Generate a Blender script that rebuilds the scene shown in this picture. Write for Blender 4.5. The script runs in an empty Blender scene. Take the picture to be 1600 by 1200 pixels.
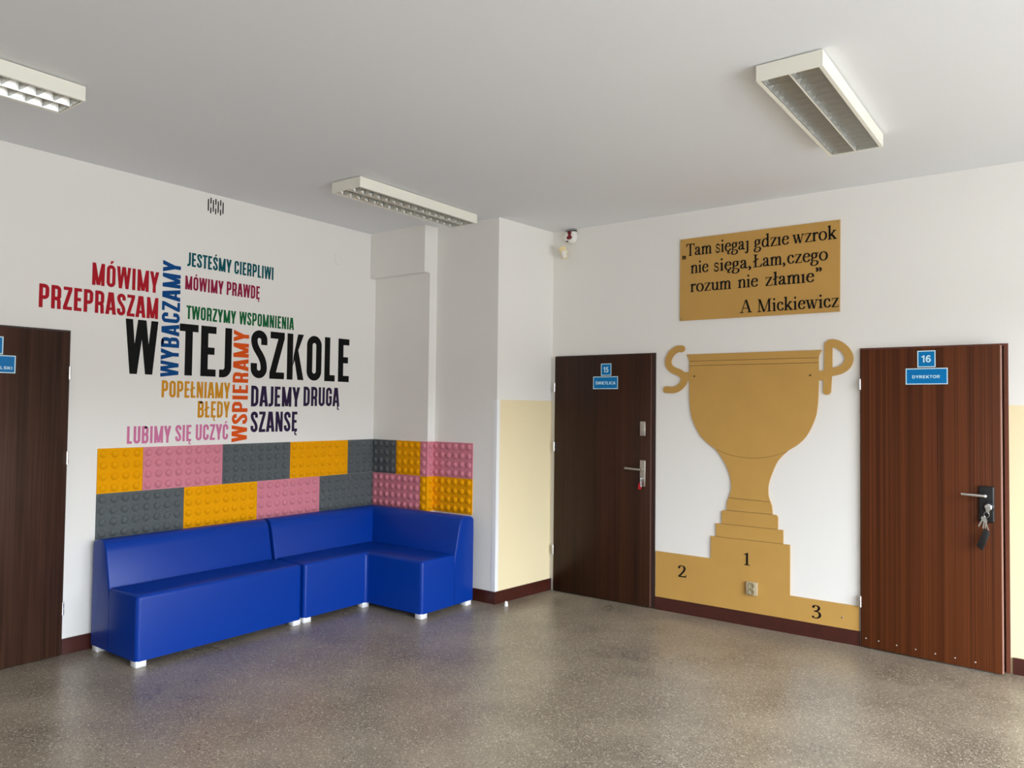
import bpy, bmesh, math, random
from mathutils import Vector, Matrix
random.seed(7)
SC = bpy.context.scene
COL = SC.collection
PI = math.pi

# ------------------------------------------------------------------ camera
cam_d = bpy.data.cameras.new('camera')
cam = bpy.data.objects.new('camera', cam_d)
COL.objects.link(cam)
RT = Vector((0.80233528, 0.59675671, 0.01181201))
UP = Vector((0.00898514, -0.03186329, 0.99945185))
FW = Vector((-0.59680596, 0.80178935, 0.03092698))
cam.matrix_world = Matrix(((RT.x, UP.x, -FW.x, 5.2110), (RT.y, UP.y, -FW.y, -5.6814),
                           (RT.z, UP.z, -FW.z, 1.6022), (0, 0, 0, 1)))
cam_d.sensor_width = 36.0
cam_d.lens = 1195.14 * 36.0 / 1600.0
cam_d.clip_start = 0.05
SC.camera = cam

# ------------------------------------------------------------------ sky
H = 3.176
world = bpy.data.worlds.new('sky')
SC.world = world
world.use_nodes = True
wn, wl = world.node_tree.nodes, world.node_tree.links
wn.clear()
w_out = wn.new('ShaderNodeOutputWorld')
w_bg = wn.new('ShaderNodeBackground')
w_geo = wn.new('ShaderNodeTexCoord')
w_sep = wn.new('ShaderNodeSeparateXYZ')
w_map = wn.new('ShaderNodeMapRange')
w_map.inputs[1].default_value = -1.0
w_map.inputs[2].default_value = 1.0
w_ramp = wn.new('ShaderNodeValToRGB')
wl.new(w_geo.outputs['Generated'], w_sep.inputs[0])
wl.new(w_sep.outputs['Z'], w_map.inputs[0])
wl.new(w_map.outputs[0], w_ramp.inputs[0])
wl.new(w_ramp.outputs[0], w_bg.inputs[0])
wl.new(w_bg.outputs[0], w_out.inputs[0])
e = w_ramp.color_ramp.elements                 # ground, then the dark line of trees and houses, then a bright overcast sky
GROUND, SKYLINE, CLOUD = (0.215, 0.225, 0.245, 1), (0.115, 0.115, 0.115, 1), (0.86, 0.94, 1.05, 1)
e[0].position = 0.0; e[0].color = GROUND
e[1].position = 1.0; e[1].color = CLOUD
for up, c in ((0.0, GROUND), (0.02, SKYLINE), (0.10, SKYLINE), (0.13, CLOUD)):
    x = e.new((up + 1) / 2); x.color = c
w_bg.inputs[1].default_value = 23.0

# daylight comes in through the windows; each area lamp is a portal in its opening
WINDOWS = [  # wall, from, to along the wall, sill, head
    ('right', -4.7, -1.1, 0.10, 2.82),
    ('right', -7.6, -5.2, 0.10, 2.82),
]
XR, YF = 8.2, -10.5
for wi, (side, a0, a1, z0, z1) in enumerate(WINDOWS):
    ld = bpy.data.lights.new('window_daylight', 'AREA')
    ld.shape = 'RECTANGLE'
    ld.size = abs(a1 - a0); ld.size_y = z1 - z0
    ld.cycles.is_portal = True
    lo = bpy.data.objects.new('window_daylight', ld)
    COL.objects.link(lo)
    lo.location = (XR + 0.10, (a0 + a1) / 2, (z0 + z1) / 2)
    lo.rotation_euler = (PI / 2, 0, PI / 2)

SC.view_settings.view_transform = 'Standard'
SC.view_settings.look = 'None'
SC.view_settings.gamma = 1.0
SC.view_settings.use_curve_mapping = False
SC.view_settings.exposure = 0.0
SC.cycles.max_bounces = 14
SC.cycles.diffuse_bounces = 8
SC.cycles.glossy_bounces = 6
SC.cycles.sample_clamp_indirect = 8.0
SC.cycles.use_denoising = True

# ------------------------------------------------------------------ helpers
def srgb(r, g, b):
    f = lambda v: v / 12.92 if v <= 0.04045 else ((v + 0.055) / 1.055) ** 2.4
    return (f(r / 255), f(g / 255), f(b / 255), 1)

def mat(name, color, rough=0.6, metal=0.0, spec=0.5, bump=0.0, bscale=200.0, vary=0.0, vscale=8.0, sheen=0.0, coat=0.0):
    m = bpy.data.materials.new(name)
    m.use_nodes = True
    n, l = m.node_tree.nodes, m.node_tree.links
    b = n['Principled BSDF']
    b.inputs['Base Color'].default_value = color
    b.inputs['Roughness'].default_value = rough
    b.inputs['Metallic'].default_value = metal
    b.inputs['Specular IOR Level'].default_value = spec
    b.inputs['Sheen Weight'].default_value = sheen
    b.inputs['Coat Weight'].default_value = coat
    b.inputs['Coat Roughness'].default_value = 0.15
    tc = n.new('ShaderNodeNewGeometry')
    if vary > 0:
        t = n.new('ShaderNodeTexNoise')
        t.inputs['Scale'].default_value = vscale
        t.inputs['Detail'].default_value = 4
        l.new(tc.outputs['Position'], t.inputs['Vector'])
        r = n.new('ShaderNodeValToRGB')
        r.color_ramp.elements[0].position = 0.3
        r.color_ramp.elements[1].position = 0.7
        c = color
        r.color_ramp.elements[0].color = (c[0] * (1 - vary), c[1] * (1 - vary), c[2] * (1 - vary), 1)
        r.color_ramp.elements[1].color = (min(1, c[0] * (1 + vary)), min(1, c[1] * (1 + vary)), min(1, c[2] * (1 + vary)), 1)
        l.new(t.outputs[0], r.inputs[0])
        l.new(r.outputs[0], b.inputs['Base Color'])
    if bump > 0:
        t2 = n.new('ShaderNodeTexNoise')
        t2.inputs['Scale'].default_value = bscale
        t2.inputs['Detail'].default_value = 5
        l.new(tc.outputs['Position'], t2.inputs['Vector'])
        bp = n.new('ShaderNodeBump')
        bp.inputs['Strength'].default_value = bump
        bp.inputs['Distance'].default_value = 0.004
        l.new(t2.outputs[0], bp.inputs['Height'])
        l.new(bp.outputs[0], b.inputs['Normal'])
    return m

def wood(name, dark, light, sx, sz=1.2, rough=0.45, lo=0.3, hi=0.72, ring=0.0):
    m = bpy.data.materials.new(name)
    m.use_nodes = True
    n, l = m.node_tree.nodes, m.node_tree.links
    b = n['Principled BSDF']
    b.inputs['Roughness'].default_value = rough
    b.inputs['Specular IOR Level'].default_value = 0.22
    tc = n.new('ShaderNodeTexCoord')
    mp = n.new('ShaderNodeMapping')
    mp.inputs['Scale'].default_value = (sx, sx, sz)
    t = n.new('ShaderNodeTexNoise')
    t.inputs['Scale'].default_value = 1.0
    t.inputs['Detail'].default_value = 5
    t.inputs['Roughness'].default_value = 0.65
    t.inputs['Distortion'].default_value = ring
    l.new(tc.outputs['Object'], mp.inputs[0])
    l.new(mp.outputs[0], t.inputs['Vector'])
    mp2 = n.new('ShaderNodeMapping')
    mp2.inputs['Scale'].default_value = (sx * 0.16, sx * 0.16, sz * 0.25)
    t2 = n.new('ShaderNodeTexNoise')
    t2.inputs['Scale'].default_value = 1.0
    t2.inputs['Detail'].default_value = 3
    l.new(tc.outputs['Object'], mp2.inputs[0])
    l.new(mp2.outputs[0], t2.inputs['Vector'])
    mx = n.new('ShaderNodeMix')
    mx.data_type = 'FLOAT'
    mx.inputs[0].default_value = 0.4
    l.new(t.outputs[0], mx.inputs[2])
    l.new(t2.outputs[0], mx.inputs[3])
    r = n.new('ShaderNodeValToRGB')
    r.color_ramp.elements[0].position = lo; r.color_ramp.elements[0].color = dark
    r.color_ramp.elements[1].position = hi; r.color_ramp.elements[1].color = light
    l.new(mx.outputs[0], r.inputs[0])
    l.new(r.outputs[0], b.inputs['Base Color'])
    bp = n.new('ShaderNodeBump')
    bp.inputs['Strength'].default_value = 0.08
    bp.inputs['Distance'].default_value = 0.002
    l.new(t.outputs[0], bp.inputs['Height'])
    l.new(bp.outputs[0], b.inputs['Normal'])
    return m

class MB:
    """collects shapes in world coordinates, builds them as one mesh object"""
    def __init__(self):
        self.v, self.f, self.mi, self.sm = [], [], [], []
    def add(self, verts, faces, mi=0, smooth=False):
        o = len(self.v)
        self.v += [tuple(p) for p in verts]
        for f in faces:
            self.f.append(tuple(i + o for i in f)); self.mi.append(mi); self.sm.append(smooth)
        return self
    def box(self, x0, x1, y0, y1, z0, z1, mi=0):
        x0, x1 = min(x0, x1), max(x0, x1); y0, y1 = min(y0, y1), max(y0, y1); z0, z1 = min(z0, z1), max(z0, z1)
        v = [(x0, y0, z0), (x1, y0, z0), (x1, y1, z0), (x0, y1, z0), (x0, y0, z1), (x1, y0, z1), (x1, y1, z1), (x0, y1, z1)]
        return self.add(v, [(0, 3, 2, 1), (4, 5, 6, 7), (0, 1, 5, 4), (1, 2, 6, 5), (2, 3, 7, 6), (3, 0, 4, 7)], mi)
    def bbox(self, x0, x1, y0, y1, z0, z1, r, seg=3, mi=0):
        t = bmesh.new()
        bmesh.ops.create_cube(t, size=1)
        for vv in t.verts:
            vv.co = Vector((x0 + (vv.co.x + .5) * (x1 - x0), y0 + (vv.co.y + .5) * (y1 - y0), z0 + (vv.co.z + .5) * (z1 - z0)))
        bmesh.ops.bevel(t, geom=t.edges[:], offset=r, segments=seg, affect='EDGES', profile=0.5)
        return self.bm(t, mi)
    def bm(self, t, mi=0, smooth=True):
        t.verts.index_update()
        self.add([v.co[:] for v in t.verts], [[v.index for v in f.verts] for f in t.faces], mi, smooth)
        t.free()
        return self
    def cyl(self, p0, p1, r0, r1=None, n=20, mi=0, caps=True):
        r1 = r0 if r1 is None else r1
        p0, p1 = Vector(p0), Vector(p1)
        d = (p1 - p0).normalized()
        a = d.orthogonal().normalized(); b = d.cross(a)
        v = []
        for p, r in ((p0, r0), (p1, r1)):
            for i in range(n):
                t = 2 * PI * i / n
                v.append(p + a * (r * math.cos(t)) + b * (r * math.sin(t)))
        o = len(self.v)
        self.add(v, [(i, (i + 1) % n, n + (i + 1) % n, n + i) for i in range(n)], mi, True)
        if caps:
            self.add(v[:n], [tuple(range(n))[::-1]], mi)
            self.add(v[n:], [tuple(range(n))], mi)
        return self
    def lathe(self, c, axis, prof, n=24, mi=0):
        """prof: (radius, height along axis) pairs"""
        c, d = Vector(c), Vector(axis).normalized()
        a = d.orthogonal().normalized(); b = d.cross(a)
        v = []
        for r, h in prof:
            for i in range(n):
                t = 2 * PI * i / n
                v.append(c + d * h + a * (r * math.cos(t)) + b * (r * math.sin(t)))
        f = []
        for k in range(len(prof) - 1):
            for i in range(n):
                f.append((k * n + i, k * n + (i + 1) % n, (k + 1) * n + (i + 1) % n, (k + 1) * n + i))
        self.add(v, f, mi, True)
        return self
    def tube(self, pts, r, n=8, mi=0, closed=False):
        pts = [Vector(p) for p in pts]
        m = len(pts)
        v = []
        for i, p in enumerate(pts):
            if closed: d = (pts[(i + 1) % m] - pts[i - 1]).normalized()
            else: d = (pts[min(i + 1, m - 1)] - pts[max(i - 1, 0)]).normalized()
            a = d.cross(Vector((0.31, 0.17, 0.93))).normalized(); b = d.cross(a)
            for k in range(n):
                t = 2 * PI * k / n
                v.append(p + a * (r * math.cos(t)) + b * (r * math.sin(t)))
        f = []
        for i in range(m if closed else m - 1):
            for k in range(n):
                f.append((i * n + k, i * n + (k + 1) % n, ((i + 1) % m) * n + (k + 1) % n, ((i + 1) % m) * n + k))
        self.add(v, f, mi, True)
        return self
    def poly(self, pts, mp, n0, n1, mi=0):
        """flat closed outline pts (u,v), counter-clockwise, raised from n0 to n1 on the mapped surface"""
        area = sum(pts[i - 1][0] * pts[i][1] - pts[i][0] * pts[i - 1][1] for i in range(len(pts)))
        if area < 0: pts = pts[::-1]
        k = len(pts)
        v = [mp(u, w, n1) for u, w in pts] + [mp(u, w, n0) for u, w in pts]
        self.add(v, [tuple(range(k)), tuple(range(2 * k - 1, k - 1, -1))] + [(i, k + i, k + (i + 1) % k, (i + 1) % k) for i in range(k)], mi)
        return self
    def ribbon(self, path, hw, mp, n0, n1, closed=False, caps=0, mi=0):
        """stroke of half width hw (number, list, or function of the direction) along path (u,v)"""
        P = []
        for p in path:
            q = Vector((p[0], p[1]))
            if not P or (q - P[-1]).length > 1e-5: P.append(q)
        if closed and (P[0] - P[-1]).length < 1e-5: P.pop()
        m = len(P)
        L, R = [], []
        for i in range(m):
            if closed: a, b = P[i] - P[i - 1], P[(i + 1) % m] - P[i]
            else:
                a = P[i] - P[i - 1] if i > 0 else P[1] - P[0]
                b = P[i + 1] - P[i] if i < m - 1 else P[-1] - P[-2]
            a.normalize(); b.normalize()
            t = (a + b).normalized() if (a + b).length > 1e-6 else a
            nn = Vector((-t.y, t.x))
            w = hw(t) if callable(hw) else (hw[i] if isinstance(hw, (list, tuple)) else hw)
            c = max(0.45, nn.dot(Vector((-a.y, a.x))))
            L.append(P[i] + nn * (w / c)); R.append(P[i] - nn * (w / c))
        v = []
        for i in range(m):
            v += [mp(*L[i], n1), mp(*R[i], n1), mp(*L[i], n0), mp(*R[i], n0)]
        f = []
        for i in range(m if closed else m - 1):
            j = ((i + 1) % m) * 4; q = i * 4
            f += [(q, q + 1, j + 1, j), (q + 2, q, j, j + 2), (q + 1, q + 3, j + 3, j + 1), (q + 3, q + 2, j + 2, j + 3)]
        if not closed:
            f += [(0, 2, 3, 1), ((m - 1) * 4, (m - 1) * 4 + 1, (m - 1) * 4 + 3, (m - 1) * 4 + 2)]
        self.add(v, f, mi)
        if caps and not closed:
            for e0, e1 in ((0, 1), (m - 1, m - 2)):
                d = (P[e0] - P[e1]).normalized()
                a0 = math.atan2(d.y, d.x)
                w = hw(d) if callable(hw) else (hw[e0] if isinstance(hw, (list, tuple)) else hw)
                self.poly([(P[e0].x + w * math.cos(a0 - PI / 2 + PI * k / 12), P[e0].y + w * math.sin(a0 - PI / 2 + PI * k / 12)) for k in range(13)], mp, n0, n1, mi)
        return self
    def build(self, name, mats, parent=None, origin=None, kind=None):
        me = bpy.data.meshes.new(name)
        if parent is not None:
            off = Vector((0, 0, 0)); p = parent
            while p is not None:
                off += p.location; p = p.parent
        elif origin is not None: off = Vector(origin)
        else:
            xs, ys, zs = zip(*self.v)
            off = Vector(((min(xs) + max(xs)) / 2, (min(ys) + max(ys)) / 2, min(zs)))
        me.from_pydata([Vector(p) - off for p in self.v], [], self.f)
        for m in (mats if isinstance(mats, (list, tuple)) else [mats]): me.materials.append(m)
        for p, i, s in zip(me.polygons, self.mi, self.sm):
            p.material_index = i; p.use_smooth = s
        me.update()
        o = bpy.data.objects.new(name, me)
        COL.objects.link(o)
        if parent is not None: o.parent = parent
        else: o.location = off
        if kind: o['kind'] = kind
        return o

def tag(o, label, cat, group=None):
    o['label'] = label; o['category'] = cat
    if group: o['group'] = group
    return o

def thing(name, loc, label=None, cat=None, group=None, kind=None):
    o = bpy.data.objects.new(name, None)
    o.empty_display_size = 0.1
    COL.objects.link(o)
    o.location = loc
    if label: tag(o, label, cat, group)
    if kind: o['kind'] = kind
    return o

def weighted(o, angle=0.6):
    o.data.set_sharp_from_angle(angle=angle)

WA = lambda u, v, n: (n, u, v)          # surface of the left wall: u runs along it, v is height, n stands off it
WB = lambda u, v, n: (u, -n, v)         # surface of the back wall

def smooth(pts, k=6, closed=False):
    P = [Vector(p) for p in pts]; m = len(P); out = []
    for i in range(m if closed else m - 1):
        p0 = P[i - 1] if (i > 0 or closed) else P[0] * 2 - P[1]
        p1, p2 = P[i], P[(i + 1) % m]
        p3 = P[(i + 2) % m] if (i + 2 < m or closed) else P[-1] * 2 - P[-2]
        for j in range(k):
            t = j / k
            out.append(0.5 * (2 * p1 + (p2 - p0) * t + (2 * p0 - 5 * p1 + 4 * p2 - p3) * t * t + (3 * p1 - p0 - 3 * p2 + p3) * t ** 3))
    if not closed: out.append(P[-1])
    return [tuple(p) for p in out]

# ------------------------------------------------------------------ materials
M = {}
M['white'] = mat('white_wall_paint', (0.82, 0.80, 0.75, 1), 0.75, bump=0.10, bscale=22, spec=0.3)
M['ceiling'] = mat('white_ceiling_paint', (0.77, 0.785, 0.795, 1), 0.85, bump=0.08, bscale=6, spec=0.2)
M['cream'] = mat('cream_dado_paint', srgb(240, 224, 182), 0.4, bump=0.08, bscale=22)
M['skirting'] = mat('oxblood_paint', srgb(66, 27, 19), 0.35, vary=0.15, vscale=12)
M['guard'] = mat('white_plastic_edge', (0.86, 0.86, 0.85, 1), 0.4)
M['wenge'] = wood('wenge_veneer', srgb(34, 20, 14), srgb(84, 56, 42), 60, 1.0, 0.42, ring=0.4)
M['walnut'] = wood('dark_walnut_veneer', srgb(26, 13, 6), srgb(66, 36, 18), 45, 0.5, 0.45)
M['mahogany'] = wood('mahogany_veneer', srgb(52, 20, 5), srgb(108, 56, 25), 135, 0.25, 0.42, 0.36, 0.64)
M['wenge_frame'] = mat('dark_frame', srgb(52, 33, 25), 0.45)
M['mahogany_frame'] = mat('brown_frame', srgb(104, 54, 34), 0.4)
M['pale_edge'] = mat('pale_leaf_edging', srgb(176, 132, 116), 0.45)
M['dull_edge'] = mat('dull_leaf_edging', srgb(92, 62, 50), 0.5)
M['vinyl'] = mat('blue_vinyl', (0.0, 0.033, 0.275, 1), 0.33, bump=0.04, bscale=500, spec=0.24)
M['foot'] = mat('white_plastic_foot', (0.82, 0.82, 0.82, 1), 0.35)
M['felt_yellow'] = mat('mustard_felt', srgb(232, 160, 6), 0.95, spec=0.1, vary=0.06, vscale=160, bump=0.25, bscale=260)
M['felt_pink'] = mat('pink_felt', srgb(208, 130, 143), 0.95, spec=0.1, vary=0.07, vscale=160, bump=0.25, bscale=260)
M['felt_grey'] = mat('grey_felt', srgb(92, 97, 98), 0.95, spec=0.1, vary=0.30, vscale=190, bump=0.25, bscale=260)
M['gold'] = mat('gold_paint', srgb(190, 147, 75), 0.55, vary=0.03, vscale=5, spec=0.4)
M['gold_line'] = mat('engraved_line', srgb(98, 68, 24), 0.7)
M['black'] = mat('black_lettering_and_slot_shade', srgb(10, 9, 9), 0.5, spec=0.2)
M['steel'] = mat('brushed_steel', srgb(190, 184, 172), 0.35, metal=0.9)
M['chrome'] = mat('chrome', srgb(225, 225, 225), 0.18, metal=1.0)
M['black_plastic'] = mat('black_plastic', srgb(22, 22, 23), 0.35)
M['red_plastic'] = mat('red_plastic', srgb(190, 20, 36), 0.35)
M['sign_blue'] = mat('blue_sign_plate', srgb(0, 116, 180), 0.45, spec=0.2)
M['sign_white'] = mat('pale_sign_print', srgb(205, 236, 246), 0.4)
M['lamp_white'] = mat('cream_white_enamel', srgb(238, 236, 222), 0.4)
M['alu'] = mat('bright_aluminium_louvre', srgb(204, 204, 199), 0.24, metal=0.9)
M['tube'] = mat('white_glass_tube', srgb(238, 238, 236), 0.25)
M['dark'] = mat('painted_gap_shade', srgb(18, 16, 14), 0.9)  # near-black colour standing in for shade between lamp and ceiling
M['beige'] = mat('yellowed_plastic', srgb(232, 212, 160), 0.4)
M['off_white'] = mat('off_white_plastic', srgb(232, 230, 222), 0.4)
M['siren_red'] = mat('dark_red_lens', srgb(110, 14, 24), 0.25)
M['socket'] = mat('gold_grey_plastic', srgb(182, 166, 136), 0.4)
M['socket_bowl'] = mat('gold_grey_recess', srgb(150, 138, 104), 0.25)

# terrazzo floor
def terrazzo():
    m = bpy.data.materials.new('polished_terrazzo')
    m.use_nodes = True
    n, l = m.node_tree.nodes, m.node_tree.links
    b = n['Principled BSDF']
    g = n.new('ShaderNodeNewGeometry')
    base = n.new('ShaderNodeTexNoise'); base.inputs['Scale'].default_value = 2.2; base.inputs['Detail'].default_value = 6
    l.new(g.outputs['Position'], base.inputs['Vector'])
    rb = n.new('ShaderNodeValToRGB')
    rb.color_ramp.elements[0].position = 0.32; rb.color_ramp.elements[0].color = srgb(118, 107, 93)
    rb.color_ramp.elements[1].position = 0.70; rb.color_ramp.elements[1].color = srgb(150, 138, 120)
    l.new(base.outputs[0], rb.inputs[0])
    col = rb.outputs[0]
    for sc, thr, c, amt in ((190, 0.40, srgb(180, 168, 148), 0.45), (150, 0.26, srgb(78, 68, 59), 0.45), (120, 0.30, srgb(198, 186, 164), 0.48), (95, 0.08, srgb(228, 218, 198), 0.52), (90, 0.012, srgb(30, 26, 24), 0.8)):
        v = n.new('ShaderNodeTexVoronoi'); v.voronoi_dimensions = '2D'; v.inputs['Scale'].default_value = sc
        l.new(g.outputs['Position'], v.inputs['Vector'])
        sep = n.new('ShaderNodeSeparateColor')
        l.new(v.outputs['Color'], sep.inputs[0])
        lt = n.new('ShaderNodeMath'); lt.operation = 'LESS_THAN'; lt.inputs[1].default_value = thr
        l.new(sep.outputs[0], lt.inputs[0])
        rad = n.new('ShaderNodeMath'); rad.operation = 'LESS_THAN'; rad.inputs[1].default_value = 0.40
        l.new(v.outputs['Distance'], rad.inputs[0])
        mul = n.new('ShaderNodeMath'); mul.operation = 'MULTIPLY'
        l.new(lt.outputs[0], mul.inputs[0]); l.new(rad.outputs[0], mul.inputs[1])
        m2 = n.new('ShaderNodeMath'); m2.operation = 'MULTIPLY'; m2.inputs[1].default_value = amt
        l.new(mul.outputs[0], m2.inputs[0])
        mx = n.new('ShaderNodeMix'); mx.data_type = 'RGBA'
        l.new(m2.outputs[0], mx.inputs[0]); l.new(col, mx.inputs[6]); mx.inputs[7].default_value = c
        col = mx.outputs[2]
    l.new(col, b.inputs['Base Color'])
    rn = n.new('ShaderNodeTexNoise'); rn.inputs['Scale'].default_value = 1.1; rn.inputs['Detail'].default_value = 5
    l.new(g.outputs['Position'], rn.inputs['Vector'])
    mr = n.new('ShaderNodeMapRange'); mr.inputs[1].default_value = 0.3; mr.inputs[2].default_value = 0.7
    mr.inputs[3].default_value = 0.26; mr.inputs[4].default_value = 0.34
    l.new(rn.outputs[0], mr.inputs[0]); l.new(mr.outputs[0], b.inputs['Roughness'])
    b.inputs['Specular IOR Level'].default_value = 0.5
    return m
M['terrazzo'] = terrazzo()

# ------------------------------------------------------------------ room shell
X1, X2, X2B = 0.677, 1.361, 1.428        # right sides of the two corner piers
D1U, D1L, D2 = 0.873, 0.803, 0.712       # how far they come forward
HS, DADO = 2.765, 1.667
T = 0.18
D1 = (-4.42, -3.443, 2.064)              # door openings: from, to, head
D2R = (1.466, 2.442, 2.062)
D3R = (3.986, 4.848, 2.041)

MB().box(-T, XR + T, YF - T, T, -0.12, 0).build('floor', M['terrazzo'], kind='structure')
MB().box(-T, XR + T, YF - T, T, H, H + 0.12).build('ceiling', M['ceiling'], kind='structure')

w = MB()                                 # left wall, opening for door 1
w.box(-T, 0, D1[1], T, 0, H); w.box(-T, 0, YF - T, D1[0], 0, H); w.box(-T, 0, D1[0], D1[1], D1[2], H)
w.box(-T, -0.10, D1[0], D1[1], 0, D1[2])
w.build('wall_left', M['white'], kind='structure')

w = MB()                                 # back wall, openings for doors 2 and 3
for a, b in ((0, D2R[0]), (D2R[1], D3R[0])): w.box(a, b, 0, T, 0, H)
w.box(D3R[1], XR + T, 0, T, 0, DADO - 0.012, 1)
w.box(D3R[1], XR + T, 0, T, DADO - 0.012, H)
for d in (D2R, D3R):
    w.box(d[0], d[1], 0, T, d[2], H); w.box(d[0], d[1], 0.10, T, 0, d[2])
w.build('wall_back', [M['white'], M['cream']], kind='structure')

def wall_with_windows(name, axis, c, a0, a1, wins):
    w = MB(); cur = a0
    def put(u0, u1, z0, z1):
        if axis == 'x': w.box(c, c + T, u0, u1, z0, z1)
        else: w.box(u0, u1, c - T, c, z0, z1)
    for (u0, u1, z0, z1) in sorted(wins):
        put(cur, u0, 0, H); put(u0, u1, 0, z0); put(u0, u1, z1, H); cur = u1
    put(cur, a1, 0, H)
    w.build(name, M['white'], kind='structure')
wall_with_windows('wall_right', 'x', XR, YF, 0, [(a0, a1, z0, z1) for s, a0, a1, z0, z1 in WINDOWS if s == 'right'])
wall_with_windows('wall_front', 'y', YF, 0, XR, [])
for k, (s, a0, a1, z0, z1) in enumerate(WINDOWS):
    root = thing('window_%d' % (k + 1), (XR + 0.06, (a0 + a1) / 2, z0), kind='structure')
    f = MB()
    for u in (a0 + 0.03, (2 * a0 + a1) / 3, (a0 + 2 * a1) / 3, a1 - 0.03): f.box(XR + 0.03, XR + 0.09, u - 0.03, u + 0.03, z0, z1)
    for z in (z0 + 0.03, z1 - 0.03): f.box(XR + 0.03, XR + 0.09, a0, a1, z - 0.03, z + 0.03)
    f.build('window_frame', M['guard'], root)
    MB().bbox(XR - 0.16, XR + 0.02, a0 - 0.06, a1 + 0.06, z0 - 0.035, z0, 0.008).build('window_sill', M['guard'], root)

# the two piers in the corner
w = MB()
w.box(0, X1, -D1L, 0, 0, HS); w.box(0, X1, -D1U, 0, HS, H)
w.build('wall_pier', M['white'], kind='structure')
w = MB()
g0 = 0.0
def quadbox(z0, z1, mi):
    v = [(X1, -D2, z0), (X2, -D2, z0), (X2B, 0, z0), (X1, 0, z0), (X1, -D2, z1), (X2, -D2, z1), (X2B, 0, z1), (X1, 0, z1)]
    w.add(v, [(0, 3, 2, 1), (4, 5, 6, 7), (0, 1, 5, 4), (2, 3, 7, 6), (3, 0, 4, 7)], 0)
    w.add(v, [(1, 2, 6, 5)], mi)
quadbox(0, DADO, 1); quadbox(DADO, H, 0)
w.build('wall_chase', [M['white'], M['cream']], kind='structure')
# white plastic edge on the outer corner of the chase
g = MB()
g.box(X2 - 0.034, X2 + 0.0025, -D2 - 0.0025, -D2, 0.1, DADO)
ux, uy = (X2B - X2) / D2, 1.0
g.add([(X2, -D2, .1), (X2 + 0.003, -D2, .1), (X2 + 0.003 + .034 * ux, -D2 + .034, .1), (X2 + .034 * ux, -D2 + .034, .1),
       (X2, -D2, DADO), (X2 + 0.003, -D2, DADO), (X2 + 0.003 + .034 * ux, -D2 + .034, DADO), (X2 + .034 * ux, -D2 + .034, DADO)],
      [(0, 1, 2, 3)[::-1], (4, 5, 6, 7), (1, 2, 6, 5), (2, 3, 7, 6), (0, 1, 5, 4)])
g.build('trim_1', M['guard'], kind='structure')

SK = 0.1
MB().box(0, 0.012, D1[1], -D1L, 0, SK).build('baseboard_left', M['skirting'], kind='structure')
s = MB()
s.box(X1, X2 + 0.012, -D2 - 0.012, -D2, 0, SK)
s.add([(X2, -D2, 0), (X2 + .012, -D2, 0), (X2B + .012, -.001, 0), (X2B, -.001, 0), (X2, -D2, SK), (X2 + .012, -D2, SK), (X2B + .012, -.001, SK), (X2B, -.001, SK)],
      [(0, 3, 2, 1), (4, 5, 6, 7), (0, 1, 5, 4), (1, 2, 6, 5), (2, 3, 7, 6), (3, 0, 4, 7)])
s.build('baseboard_chase', M['skirting'], kind='structure')
MB().box(D2R[1] + 0.004, D3R[0] - 0.004, -0.014, 0, 0, SK).build('baseboard_back', M['skirting'], kind='structure')
MB().box(D3R[1] + 0.012, XR, -0.014, 0, 0, SK).build('baseboard_back_right', M['skirting'], kind='structure')
MB().box(XR - 0.014, XR, YF, -0.014, 0, SK).build('baseboard_right', M['skirting'], kind='structure')

# ------------------------------------------------------------------ doors
def hinge(parent, mp, u, z0, z1, n):
    h = MB()
    for a, b in ((z0, z0 + (z1 - z0) * .46), (z0 + (z1 - z0) * .54, z1)):
        h.cyl(mp(u, a, n), mp(u, b, n), 0.0085, n=12)
    h.cyl(mp(u, z0 + .002, n), mp(u, z1 - .002, n), 0.006, n=10)
    h.build('hinge', M['chrome'], parent)

# door 1, left wall
d = thing('door_1', (0, (D1[0] + D1[1]) / 2, 0), kind='structure')
f = MB()
f.box(-0.098, 0.006, D1[0], D1[0] + 0.045, 0, D1[2] - 0.045); f.box(-0.098, 0.006, D1[1] - 0.045, D1[1], 0, D1[2] - 0.045); f.box(-0.098, 0.006, D1[0], D1[1], D1[2] - 0.045, D1[2])
f.build('door_frame', M['wenge_frame'], d)
MB().bbox(0.006, 0.030, D1[0] + 0.012, D1[1] - 0.012, 0.006, D1[2] - 0.012, 0.002, 1).build('door_leaf', M['wenge'], d)
for z0, z1 in ((1.749, 1.831), (1.209, 1.291), (0.258, 0.335)): hinge(d, WA, D1[1] - 0.010, z0, z1, 0.030)

# door 2, back wall beside the chase
d = thing('door_2', ((D2R[0] + D2R[1]) / 2, 0, 0), kind='structure')
f = MB()
f.box(D2R[0], D2R[0] + 0.045, -0.006, 0.098, 0, D2R[2] - 0.045); f.box(D2R[1] - 0.045, D2R[1], -0.006, 0.098, 0, D2R[2] - 0.045); f.box(D2R[0], D2R[1], -0.006, 0.098, D2R[2] - 0.045, D2R[2])
f.build('door_frame', M['wenge_frame'], d)
leaf = MB().bbox(D2R[0] + 0.010, D2R[1] - 0.036, -0.028, -0.006, 0.008, D2R[2] - 0.010, 0.002, 1).build('door_leaf', M['walnut'], d)
MB().box(D2R[1] - 0.036, D2R[1] - 0.0335, -0.0255, -0.006, 0.01, D2R[2] - 0.012).build('edge_strip', M['dull_edge'], d)
for z0, z1 in ((1.745, 1.825), (1.225, 1.305), (0.325, 0.405)): hinge(d, WB, D2R[0] + 0.008, z0, z1, 0.030)
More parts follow.
